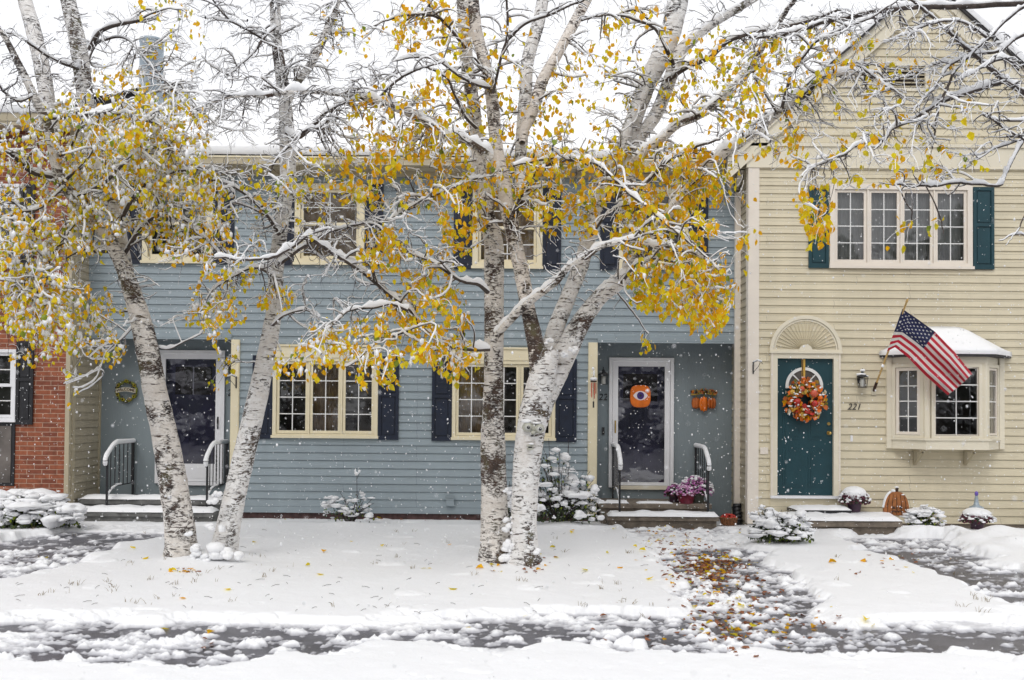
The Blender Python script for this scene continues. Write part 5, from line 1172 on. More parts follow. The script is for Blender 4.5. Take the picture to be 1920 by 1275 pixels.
for pts, d0, d1, sn in [
    ([(98, 332, 7), (60, 322, 7), (28, 292, 7), (-15, 268, 6), (-60, 262, 5)], 10.5, 9.8, 1.6),
    ([(96, 222, 5), (130, 220, 5), (200, 213, 5), (255, 222, 4), (310, 235, 3)], 10.4, 9.9, 1.7),
    ([(105, 296, 5), (128, 282, 4), (142, 258, 3), (155, 228, 2)], 10.5, 10.0, 1.2),
    ([(205, 470, 7), (170, 470, 6), (128, 455, 5), (90, 470, 4), (50, 510, 3), (20, 570, 2)], 10.6, 9.9, 1.2),
    ([(160, 398, 5), (130, 430, 4), (100, 470, 4), (82, 520, 3), (66, 585, 2)], 10.5, 9.8, 1),
    ([(232, 478, 6), (268, 425, 6), (315, 400, 5), (370, 430, 4), (415, 470, 3), (432, 500, 2)], 10.8, 9.9, 1.2),
    ([(215, 440, 6), (250, 370, 6), (300, 330, 5), (370, 320, 4), (440, 330, 2)], 10.8, 10.0, 1.2),
    ([(264, 592, 5), (234, 630, 3), (205, 655, 2), (186, 690, 2)], 10.8, 10.2, 1),
    ([(168, 92, 7), (186, 60, 6), (215, 45, 6), (256, 33, 5)], 11.5, 10.9, 1.6),
    ([(150, 130, 5), (95, 110, 4), (40, 72, 3), (-10, 60, 2)], 11.5, 10.5, 1.2),
    ([(172, 82, 4), (235, 72, 3), (290, 128, 3), (345, 182, 3), (405, 232, 2)], 11.5, 10.4, .9),
    ([(60, 180, 4), (30, 190, 4), (0, 160, 3), (-20, 120, 3)], 10.3, 9.8, 1),
    ([(270, 640, 3), (310, 655, 2), (345, 640, 2), (375, 625, 1)], 10.9, 10.3, 1.3),
    ([(120, 350, 5), (70, 390, 5), (20, 400, 4), (-40, 430, 3)], 10.4, 9.5, 1.2),
    ([(140, 372, 5), (200, 340, 5), (240, 300, 4), (290, 280, 3), (340, 290, 2)], 10.5, 9.8, 1.4)]:
    W, R = limb(pts, d0, d1); L1.limb(W, R, sn)
# --- left, right leaning birch
W, R = limb([(413, 1062, 24), (419, 1035, 22), (432, 965, 21), (449, 890, 20.5), (466, 820, 20), (484, 740, 19), (500, 660, 17), (511, 598, 15), (516, 545, 13.5), (518, 500, 14), (527, 425, 13), (538, 350, 14), (540, 300, 15), (538, 250, 14), (534, 190, 12), (526, 130, 11), (519, 80, 10), (515, 0, 10), (512, -40, 9)], D0, 11.7); L2.stem(W, R, flare=True, snowy=1)
W, R = limb([(538, 190, 9), (556, 155, 8), (580, 125, 8), (601, 85, 7), (620, 40, 7), (636, -10, 7)], 11.5, 11.9); L2.stem(W, R, bark='barkl', sides=14)
for pts, d0, d1, sn in [
    ([(518, 50, 5), (500, 65, 4), (480, 95, 4), (455, 118, 3), (436, 138, 3)], 11.6, 11.0, .8),
    ([(538, 250, 7), (560, 258, 6), (590, 235, 5), (620, 205, 5), (640, 200, 4)], 11.4, 10.6, 1.5),
    ([(524, 440, 6), (500, 400, 5), (470, 370, 4), (430, 345, 4), (395, 340, 3)], 11.2, 10.5, 1.4),
    ([(518, 500, 5), (560, 470, 5), (610, 440, 4), (660, 425, 3), (705, 420, 2)], 11.1, 10.2, 1.4),
    ([(516, 520, 5), (480, 500, 4), (440, 515, 4), (400, 545, 3), (375, 590, 2)], 11.0, 10.2, 1.6),
    ([(512, 610, 4), (535, 590, 3), (575, 580, 3), (600, 590, 2)], 11.0, 10.3, 1.5),
    ([(532, 175, 4), (500, 165, 3), (460, 190, 3), (430, 225, 2)], 11.5, 10.8, 1),
    ([(520, 90, 4), (470, 60, 3), (430, 40, 3), (390, -10, 2)], 11.6, 10.9, .8)]:
    W, R = limb(pts, d0, d1); L2.limb(W, R, sn)
# --- right clump, upright
W, R = limb([(932, 1066, 27), (930, 1030, 26), (927, 950, 25), (924, 850, 23), (924, 780, 20.5), (926, 700, 18), (926, 600, 18.5), (926, 520, 19), (925, 455, 18), (912, 405, 16), (902, 335, 13), (894, 260, 12), (888, 200, 12), (877, 130, 12), (871, 60, 12), (866, -40, 12)], D0, 11.7); R1.stem(W, R, flare=True, snowy=.8)
for pts, d0, d1, sn in [
    ([(930, 628, 9), (960, 595, 10), (985, 572, 10), (1010, 550, 9), (1040, 527, 8), (1062, 503, 7), (1090, 482, 7), (1128, 458, 6), (1180, 447, 6), (1222, 455, 5), (1270, 462, 4), (1340, 492, 2)], 10.9, 9.6, 1.2),
    ([(915, 548, 7), (896, 533, 6), (868, 528, 5), (842, 512, 5), (812, 492, 4), (775, 478, 3), (735, 470, 2)], 10.7, 10.0, 1.3),
    ([(918, 655, 6), (880, 655, 6), (832, 645, 6), (790, 612, 6), (765, 580, 6), (730, 553, 6), (697, 523, 6), (665, 500, 6), (632, 481, 6), (604, 460, 6), (577, 449, 6), (550, 470, 5), (516, 483, 5), (465, 490, 4), (405, 486, 3)], 10.6, 9.4, 1.9),
    ([(765, 582, 5), (735, 570, 4), (700, 575, 4), (660, 580, 3), (625, 605, 3), (590, 640, 2), (560, 668, 2)], 9.9, 9.5, 1.8),
    ([(790, 612, 4), (750, 625, 4), (715, 640, 3), (690, 655, 3), (650, 690, 2)], 9.9, 9.4, 1.4),
    ([(832, 646, 4), (850, 668, 3), (845, 690, 2)], 10.2, 9.9, 1),
    ([(893, 240, 5), (870, 215, 4), (850, 170, 4), (836, 140, 3), (800, 120, 3)], 11.1, 10.4, 1),
    ([(880, 140, 4), (905, 130, 3), (895, 110, 3)], 11.2, 10.8, 1),
    ([(900, 330, 5), (865, 345, 4), (800, 372, 5), (770, 388, 4), (740, 402, 3), (712, 418, 2)], 10.9, 9.9, 1.8),
    ([(873, 90, 5), (830, 40, 4), (790, 25, 4), (740, 30, 3), (700, 45, 2)], 11.3, 10.4, 1.4)]:
    W, R = limb(pts, d0, d1); R1.limb(W, R, sn, bark='bark' if pts[0][2] > 8 else 'branch', sides=12 if pts[0][2] > 8 else 8)
# --- right clump, forking
W, R = limb([(984, 1070, 27), (983, 1035, 24), (983, 950, 24), (988, 870, 25.5), (998, 790, 27), (1012, 725, 26), (1022, 690, 23), (1035, 655, 16)], D0-.15, 10.7); R2.stem(W, R, flare=True, snowy=.6, sides=26)
W, R = limb([(1010, 740, 18), (1010, 690, 18), (1003, 640, 16), (990, 580, 14), (980, 520, 14), (968, 465, 14), (955, 405, 15), (944, 350, 14), (934, 300, 13), (928, 250, 12), (924, 200, 12), (917, 150, 11), (904, 100, 11), (892, 50, 11), (884, -40, 10)], 10.75, 11.3); R2.stem(W, R, bark='bark2', snowy=.5)
W, R = limb([(1008, 770, 13), (1016, 730, 17), (1028, 670, 17), (1042, 615, 16), (1066, 555, 15), (1090, 495, 15), (1106, 435, 13), (1122, 375, 11), (1140, 325, 10), (1165, 270, 10), (1186, 215, 10), (1210, 165, 9)], 10.9, 11.5); R2.stem(W, R, bark='barkw', snowy=1)
W, R = limb([(998, 838, 12), (1006, 800, 18), (1020, 752, 20), (1042, 700, 23), (1066, 650, 22), (1092, 600, 18), (1126, 555, 15), (1158, 530, 15), (1180, 505, 15), (1184, 460, 16), (1178, 410, 16), (1176, 350, 15), (1180, 290, 14), (1190, 225, 15), (1212, 160, 17), (1242, 100, 19), (1262, 45, 20), (1278, -45, 20)], 10.7, 11.9); R2.stem(W, R, bark='barkw', snowy=1.0)
W, R = limb([(1186, 285, 8), (1204, 252, 11), (1232, 210, 13), (1256, 150, 13), (1275, 100, 13), (1320, 55, 10), (1370, 22, 9), (1440, -20, 8)], 11.5, 11.9); R2.stem(W, R, bark='barkl', snowy=1, sides=16)
W, R = limb([(965, 400, 10), (984, 358, 9), (1003, 326, 9), (1022, 313, 8), (1060, 298, 6), (1119, 305, 5), (1157, 332, 5), (1194, 364, 5), (1237, 393, 5), (1260, 418, 4), (1303, 452, 3), (1350, 496, 2)], 10.9, 9.4); R2.limb(W, R, 1.6)
W, R = limb([(975, 372, 10), (976, 300, 11), (980, 240, 12), (985, 180, 12), (990, 110, 12), (1010, 40, 12), (1024, -40, 11)], 11.2, 12.6); R2.stem(W, R, bark='barkl', sides=16)
W, R = limb([(979, 268, 6), (982, 245, 9), (998, 210, 11), (1018, 150, 11), (1045, 102, 10), (1072, 52, 10), (1104, -10, 10), (1118, -40, 10)], 11.3, 12.2); R2.stem(W, R, bark='bark2', sides=16)
for pts, d0, d1, sn in [
    ([(920, 295, 11), (900, 280, 10), (868, 262, 9), (832, 258, 9), (812, 243, 9), (780, 222, 8), (742, 206, 8), (700, 193, 7), (655, 183, 6), (600, 178, 5), (540, 176, 5), (490, 186, 4), (430, 190, 3), (375, 205, 2)], 10.7, 9.6, 1.8),
    ([(690, 190, 4), (640, 160, 4), (600, 172, 0)], 10, 10, 0),
    ([(665, 188, 5), (630, 200, 4), (605, 235, 4), (565, 250, 4), (530, 290, 3), (505, 330, 2)], 10, 9.6, 1.3),
    ([(700, 195, 4), (745, 150, 4), (790, 130, 3), (830, 118, 2)], 10.2, 9.8, 1.3),
    ([(924, 175, 4), (940, 110, 4), (956, 62, 4), (955, -20, 3)], 10.9, 10.5, .5),
    ([(952, 75, 4), (985, 45, 4), (1030, 28, 4), (1080, 8, 3), (1110, -8, 3)], 10.7, 10.3, 1.4),
    ([(918, 165, 5), (890, 158, 4), (860, 142, 4), (825, 118, 3), (790, 108, 3), (735, 118, 2)], 10.9, 10.2, 1.5),
    ([(1186, 500, 11), (1210, 455, 10), (1240, 418, 10), (1270, 380, 10), (1298, 343, 10), (1326, 312, 11), (1360, 284, 11), (1400, 258, 10), (1436, 230, 10), (1466, 203, 10), (1505, 175, 9), (1545, 148, 6), (1590, 141, 5), (1640, 155, 4), (1700, 196, 3)], 10.9, 9.5, 1.5),
    ([(1466, 203, 5), (1480, 150, 4), (1510, 100, 4), (1550, 60, 3), (1620, 30, 3), (1680, -10, 2)], 9.9, 9.5, 1),
    ([(1190, 300, 9), (1218, 275, 9), (1242, 257, 9), (1271, 230, 9), (1306, 214, 9), (1340, 190, 9), (1366, 166, 8), (1394, 133, 8), (1416, 98, 8), (1440, 55, 7), (1470, 15, 6), (1500, -20, 5)], 11.2, 10.2, 1.5),
    ([(1250, 150, 8), (1290, 125, 8), (1330, 108, 7), (1370, 75, 6), (1430, 58, 6), (1500, 45, 5), (1560, 20, 4)], 11.6, 10.6, 1.7),
    ([(1150, 340, 6), (1125, 320, 6), (1090, 300, 6), (1060, 296, 5), (1020, 300, 4), (960, 310, 3)], 10.9, 10.2, 2.0),
    ([(1178, 380, 6), (1215, 340, 6), (1255, 300, 6), (1300, 282, 5), (1350, 270, 3)], 10.9, 10, 1.6),
    ([(1180, 430, 6), (1230, 440, 5), (1270, 470, 4), (1310, 520, 3), (1350, 560, 2)], 10.8, 9.7, 1.3),
    ([(1165, 530, 5), (1200, 490, 5), (1250, 480, 4), (1300, 500, 3)], 10.6, 9.6, 1.3),
    ([(1110, 440, 4), (1140, 400, 4), (1180, 385, 3), (1240, 400, 2)], 10.8, 10, 1.3),
    ([(1150, 30, 3), (1195, 20, 4), (1230, 60, 4), (1255, 105, 4), (1262, 135, 4)], 11, 11.4, 1),
    ([(1262, 125, 4), (1235, 65, 4), (1210, 45, 4), (1150, 28, 3), (1090, 38, 3)], 11.4, 10.4, 1),
    ([(1196, 150, 4), (1240, 62, 3), (1180, 33, 2)], 11, 11, 0),
    ([(1180, 300, 4), (1140, 105, 1)], 11, 11, 0)]:
    if sn == 0: continue
    W, R = limb(pts, d0, d1); R2.limb(W, R, sn, bark='bark' if pts[0][2] > 8 else 'branch', sides=12 if pts[0][2] > 8 else 8)
# --- boughs from the birch beyond the right edge
tx = 6.6
A_ = np.array([(tx, 9.6, -.1, .17), (tx+.05, 9.6, .8, .15), (tx+.02, 9.65, 2.0, .14), (tx-.05, 9.7, 3.4, .12), (tx-.1, 9.7, 4.6, .10), (tx-.05, 9.7, 5.8, .08), (tx+.05, 9.7, 7.2, .05)]); C = crom(A_, 70); X1.stem(C[:, :3], C[:, 3], flare=True, snowy=.5)
for pts, d0, d1, sn in [
    ([(2230, 120, 12), (2080, 40, 10), (1960, 8, 9), (1800, 12, 9), (1700, 14, 8), (1610, 26, 8), (1540, 40, 6), (1470, 58, 5), (1400, 62, 4)], 9.7, 9.9, 1.3),
    ([(2230, 60, 8), (2050, -30, 7), (1935, 6, 6), (1888, 34, 6), (1852, 70, 6), (1817, 100, 5), (1790, 132, 4), (1766, 184, 4), (1752, 230, 3), (1745, 272, 2)], 9.6, 8.8, .9),
    ([(2230, 200, 10), (2060, 215, 9), (1935, 180, 8), (1882, 152, 7), (1850, 124, 6), (1818, 97, 5), (1790, 68, 4), (1750, 34, 4), (1700, -5, 3)], 9.6, 8.9, 1.5),
    ([(1882, 153, 6), (1832, 168, 6), (1772, 188, 6), (1740, 204, 5), (1700, 226, 5), (1664, 246, 4), (1648, 264, 4), (1600, 276, 3), (1560, 300, 3), (1508, 322, 2)], 9.2, 8.7, 1.6),
    ([(2230, 100, 8), (2060, 60, 7), (1930, 62, 6), (1872, 94, 5), (1812, 104, 4), (1772, 128, 4), (1742, 168, 3), (1706, 202, 2)], 9.6, 8.8, 1.8),
    ([(2230, 330, 9), (2060, 250, 7), (1960, 210, 6), (1914, 268, 6), (1896, 300, 5), (1880, 330, 5), (1866, 346, 4), (1800, 342, 4), (1742, 346, 4), (1682, 345, 3)], 9.6, 8.5, 1.9),
    ([(1700, 346, 2), (1690, 358, 2), (1702, 384, 2), (1713, 398, 2), (1711, 428, 1)], 8.5, 8.5, .3),
    ([(1735, 347, 2), (1752, 378, 2), (1765, 408, 2), (1772, 438, 1)], 8.5, 8.5, .3),
    ([(1960, 470, 3), (1918, 440, 2), (1895, 443, 2), (1872, 452, 1)], 8.8, 8.6, .8), ([(1960, 310, 3), (1926, 390, 2), (1908, 425, 2), (1880, 447, 1)], 8.8, 8.6, .3),
    ([(1960, 230, 4), (1925, 225, 3), (1880, 224, 3), (1845, 212, 3)], 8.9, 8.8, 1.2),
    ([(1960, 300, 4), (1914, 258, 3), (1880, 238, 3), (1848, 214, 2)], 8.9, 8.7, .6),
    ([(1914, 262, 3), (1880, 275, 3), (1850, 290, 2), (1815, 325, 2)], 8.9, 8.6, .9),
    ([(1910, 130, 4), (1880, 110, 4), (1835, 128, 3), (1800, 150, 2)], 9, 8.8, 1.8),
    ([(1850, 70, 4), (1800, 40, 3), (1740, 45, 3), (1700, 70, 2)], 9, 8.8, 1)]:
    W, R = limb(pts, d0, d1); X1.limb(W, R, sn)
TREES = [L1, L2, R1, R2, X1]

# --- finer branches: grow towards targets, each from the nearest wood already there
def cloudarr():
    P = []; Rr = []; I = []
    for i, t in enumerate(TREES):
        c = np.concatenate(t.cloud); P.append(c); Rr.append(np.concatenate(t.crad)); I.append(np.full(len(c), i))
    P = np.concatenate(P); px, py = PX(P); return P, np.concatenate(Rr), np.concatenate(I), px, py
def sample_density(D, n):
    w = np.array([d[4] for d in D], float); w /= w.sum(); k = rng.choice(len(D), n, p=w); D = np.array(D, float)[k]
    r = np.sqrt(rng.uniform(0, 1, n)); a = rng.uniform(0, 6.283, n)
    return D[:, 0]+D[:, 2]*r*np.cos(a), D[:, 1]+D[:, 3]*r*np.sin(a), D
def grow(tx_, ty_, maxd, K, bend, droop, depthj=.35, mind=12, up_pref=0):
    """returns curves (n,K,3), parent radius, tree index, kept mask"""
    P, Rr, I, px, py = cloudarr(); n = len(tx_); best = np.zeros(n, int); bd = np.zeros(n)
    for s in range(0, n, 400):
        dx = px[None]-tx_[s:s+400, None]; dy = py[None]-ty_[s:s+400, None]
        d = np.hypot(dx, dy)+np.where(dy > 0, dy*up_pref, 0)+rng.uniform(0, 25, dx.shape)+np.where(Rr > .11, 60, 0)[None]; d = np.where(np.hypot(dx, dy) < mind, 1e6, d)
        b = d.argmin(1); best[s:s+400] = b; bd[s:s+400] = d[np.arange(len(b)), b]
    ok = bd < maxd; best = best[ok]; A0 = P[best]
    Y1 = np.clip(A0[:, 1]+rng.normal(0, depthj, len(best)), 7.6, 14.2); B = W3(tx_[ok], ty_[ok], Y1)
    L = np.linalg.norm(B-A0, axis=1, keepdims=True); mid = (A0+B)/2+rng.normal(0, 1, A0.shape)*L*bend*[1, .6, 1]+np.array([0, 0, 1])*L*droop
    s = np.linspace(0, 1, K)[None, :, None]; C = (1-s)**2*A0[:, None]+2*s*(1-s)*mid[:, None]+s*s*B[:, None]
    C = C+np.cumsum(rng.normal(0, .012, C.shape), axis=1)*np.array([1, .5, 1])*s*(L[:, None]*1.5).clip(0, 1)
    return C, Rr[best], I[best], ok
def add_br(C, R, I, mk, sides, snow, sno_th=(.006, .02)):
    for i, t in enumerate(TREES):
        q = np.where(I == i)[0]
        if len(q) == 0: continue
        (t.br if mk == 'branch' else t.tw).tubes(C[q], R[q], sides, mk)
        if snow > 0:
            T = np.gradient(C[q], axis=1); T /= np.linalg.norm(T, axis=2, keepdims=True)+1e-9
            hz = np.clip(1.25*np.sqrt(np.maximum(0, 1-T[..., 2]**2))-.45, 0, 1)
            th = hz*rng.uniform(*sno_th, (len(q), 1))*snow*rng.uniform(.6, 1.4, hz.shape)
            sel = th.max(1) > .003
            if sel.any(): t.sn.tubes(C[q][sel], (R[q]*.9+th*.35)[sel], 5, 'snow', R2=(R[q]*.4+th*.6)[sel], off=(R[q]*.5+th*.5)[sel])
        t.cloud.append(C[q][:, 1:].reshape(-1, 3)); t.crad.append(R[q][:, 1:].reshape(-1))
LEAFD = [  # cx, cy, rx, ry, weight, snowiness, greenness
    (120, 340, 150, 150, 11, .62, .58), (60, 520, 80, 110, 8, .6, .55), (235, 330, 120, 110, 8, .65, .6), (350, 400, 95, 90, 6, .6, .5), (120, 590, 110, 60, 4.5, .5, .5), (205, 190, 95, 70, 3, .4, .5), (300, 250, 90, 80, 4, .5, .5), (400, 590, 60, 40, 1.2, .3, .4), (440, 480, 60, 60, 1.2, .4, .5), (95, 655, 110, 30, 1.2, .6, .5), (200, 660, 25, 30, .5, .5, .4), (420, 680, 22, 50, .6, .2, .7), (130, 730, 12, 40, .25, .8, .8),
    (575, 340, 120, 50, 2.0, .15, .55), (760, 320, 130, 75, 3.6, .05, .25), (725, 470, 45, 45, 2.2, .05, .1), (640, 640, 80, 45, 2.4, .35, .25), (790, 600, 90, 80, 4.6, .15, .3), (700, 700, 40, 30, 1, .3, .3), (820, 520, 60, 60, 1.2, .1, .3), (870, 400, 45, 75, 2.6, .03, .3), (525, 560, 35, 30, 1, .1, .15), (850, 670, 50, 40, 1.8, .2, .35), (560, 390, 80, 60, .8, .2, .5), (560, 680, 60, 30, .8, .4, .3), (400, 560, 40, 60, .8, .4, .3),
    (810, 50, 90, 55, 2.4, .05, .15), (740, 230, 90, 80, 2.4, .05, .2), (850, 210, 70, 90, 2.0, .05, .2), (1000, 260, 80, 70, 2.4, .02, .2), (1180, 60, 80, 55, 1.1, .02, .4), (1120, 170, 110, 80, 1.3, .02, .3), (950, 110, 60, 80, .9, .02, .3), (640, 60, 60, 50, .6, 0, .3), (330, 80, 60, 60, .5, 0, .4), (300, 20, 60, 30, .5, 0, .7),
    (1040, 345, 130, 65, 5.2, .04, .35), (1230, 330, 120, 65, 6.5, .04, .2), (1240, 430, 100, 60, 5, .03, .35), (1265, 530, 90, 60, 6, .03, .42), (1330, 560, 45, 70, 3, .05, .15), (1060, 400, 60, 50, 1.2, .02, .2), (1150, 300, 60, 50, 1.6, .02, .2), (1320, 330, 60, 50, 2, .03, .3),
    (1330, 150, 110, 90, 3.0, .0, .5), (1430, 130, 80, 60, 1.5, 0, .45), (1440, 260, 80, 60, 1.0, 0, .35), (1530, 400, 28, 70, 1.2, .05, .3), (1590, 240, 150, 120, 2.0, 0, .45), (1720, 180, 120, 100, .6, 0, .5), (1790, 300, 100, 40, .45, 0, .6), (1560, 90, 80, 60, .9, 0, .35), (1210, 640, 12, 25, .2, 0, .2), (1400, 420, 14, 90, .4, 0, .2), (1700, 430, 90, 30, .15, 0, .5)]
# main secondaries
tx_, ty_, D = sample_density(LEAFD+[(900, 130, 900, 150, 30, 0, 0), (600, 400, 300, 130, 14, 0, 0), (1650, 200, 280, 170, 14, 0, 0), (450, 120, 240, 130, 10, 0, 0)], 1050)
C, pr, I, ok = grow(tx_, ty_, 260, 12, .17, .12, .5, 45)
R0 = np.minimum(pr*.6, .0095)[:, None]; R = R0*np.linspace(1, .38, 12)[None]; add_br(C, R, I, 'branch', 5, 1.3, (.009, .026))
# thin branchlets everywhere in the crown
tx_, ty_, D = sample_density([(900, 130, 1000, 160, 22, 0, 0), (600, 300, 320, 160, 12, 0, 0), (250, 350, 300, 280, 12, 0, 0), (1150, 420, 260, 170, 9, 0, 0), (1650, 190, 300, 180, 13, 0, 0), (480, 120, 260, 140, 8, 0, 0), (650, 500, 220, 120, 6, 0, 0)], 4600)
C, pr, I, ok = grow(tx_, ty_, 170, 9, .16, .06, .25, 22, .3)
R0 = np.minimum(pr*.6, .0056)[:, None]; R = R0*np.linspace(1, .42, 9)[None]; add_br(C, R, I, 'twig', 4, 1.0, (.004, .014))
# hair-thin twig ends
tx_, ty_, D = sample_density([(900, 120, 1000, 160, 22, 0, 0), (520, 180, 260, 180, 8, 0, 0), (1650, 170, 300, 170, 12, 0, 0), (1150, 250, 250, 120, 6, 0, 0), (600, 450, 260, 120, 7, 0, 0), (150, 300, 250, 250, 6, 0, 0)], 7000)
C, pr, I, ok = grow(tx_, ty_, 95, 7, .17, -.02, .14, 14, .2)
R = np.minimum(pr*.7, .0032)[:, None]*np.linspace(1, .5, 7)[None]; add_br(C, R, I, 'twig', 3, 1, (.0008, .005))
# leaf sprays: hanging ends with leaves
tx_, ty_, D = sample_density(LEAFD, 5000)
C, pr, I, ok = grow(tx_, ty_, 190, 8, .10, .22, .30, 10, 1.5)
D = D[ok]; R = np.minimum(pr*.6, .0032)[:, None]*np.linspace(1, .5, 8)[None]
keepI = I.copy(); add_br(C, R, I, 'twig', 3, .8, (.001, .009))
for i, t in enumerate(TREES):
    q = np.where(keepI == i)[0]
    for k in q:
        nl = rng.integers(1, 6) if D[k, 4] > .7 else rng.integers(1, 4); cc = C[k]
        s = 7-rng.uniform(0, 4.2, nl)**1.0; s[0] = 7; j = np.minimum(s.astype(int), 6); f = (s-j)[:, None]
        P = cc[j]*(1-f)+cc[j+1]*f+rng.normal(0, .026, (nl, 3)); P[:, 2] -= .008
        g = D[k, 6]*(.75 if D[k, 0] > 500 else .72); u = rng.uniform(0, 1, nl)
        m = np.where(u < g*.70, 'leaf_g', np.where(u < g*.85, 'leaf_d', np.where(u < g*.85+(1-g*.85)*(.42 if D[k, 0] > 650 else .5), 'leaf_y', 'leaf_o')))
        sz = rng.uniform(.036, .078, nl)*(1.10 if D[k, 0] > 650 else .95)
        t.leafP.append(P); t.leafS.append(sz); t.leafM.append(m)
        w = rng.uniform(0, 1, nl) < D[k, 5]*1.05
        if w.any(): t.lsn.append(P[w]+np.stack([rng.normal(0, .012, w.sum()), rng.normal(-.012, .01, w.sum()), -sz[w]*rng.uniform(-.2, .45, w.sum())], 1))
# snow lodged at the feet and crotches of the trunks
for t, pts in ((L1, [(372, 1025, .07), (383, 1042, .08), (360, 1048, .05), (352, 1000, .04)]), (L2, [(392, 985, .05), (412, 990, .05), (400, 1035, .11), (420, 1042, .09), (385, 1050, .06), (437, 1040, .07), (398, 940, .05), (405, 925, .045)]),
               (R1, [(955, 1030, .05), (948, 975, .035), (952, 920, .035), (945, 1045, .06)]), (R2, [(960, 1020, .06), (972, 1035, .075), (990, 1040, .07), (955, 990, .05), (965, 975, .045), (1000, 1030, .055), (1060, 665, .045), (1075, 655, .04), (1028, 640, .04), (1035, 700, .03)])):
    for px, py, r in pts:
        c = W3(px, py, D0-.22); n = 6; blobs(t.sn, c+rng.normal(0, r*.5, (n, 3))*[1, .5, .6], rng.uniform(.4, .9, (n, 1))*r*np.array([1, .9, .7]), 'snow', 2, .09)
for t in TREES: t.finish()

# little face screwed to the forking birch
fc = W3(1001, 800, 10.41); t = thing('tree_face', 'small resin face, two round eyes and a nose, on the forking birch trunk', 'ornament', fc)
def on(px, py, d=0): return W3(px, py, 10.57-d)
for px, py in ((989, 801), (1011, 804)):
    A = MB(); c = on(px, py); blobs(A, [c], [(.058, .030, .052)], 'resin', 3, .02, False); EY = sub(A, 'eye', t)
    A = MB(); c2 = c+[0.004, -.022, -.002]; blobs(A, [c2], [(.036, .016, .033)], 'lampglass', 2, 0, False); sub(A, 'eyeball', EY)
    A = MB(); blobs(A, [c2+[.006, -.014, .0]], [(.018, .006, .018)], 'black', 2, 0, False); blobs(A, [c2+[.010, -.021, .006]], [(.005, .003, .005)], 'muntin', 1, 0, False); sub(A, 'pupil', EY)
A = MB(); c = on(1000, 806); blobs(A, [c+[0, 0, .02], c+[0, -.015, -.03]], [(.020, .02, .04), (.028, .030, .024)], 'resin', 2, .03, False); blobs(A, [on(998, 817, .03)], [(.018, .012, .012)], 'black', 2, 0, False); sub(A, 'nose', t)
A = MB(); c = on(994, 838); blobs(A, [c+[0, 0, .012], c+[.0, 0, -.022]], [(.045, .022, .014), (.04, .022, .016)], 'resin', 2, .03, False); blobs(A, [c+[0, -.012, -.004]], [(.022, .012, .009)], 'black', 2, 0, False); sub(A, 'mouth', t)
A = MB(); blobs(A, [on(987, 789, .0), on(1006, 793, .0), on(996, 832, .015)], [(.055, .03, .026), (.05, .03, .012), (.03, .02, .010)], 'snow', 2, .05, False); sub(A, 'face_snow', t)
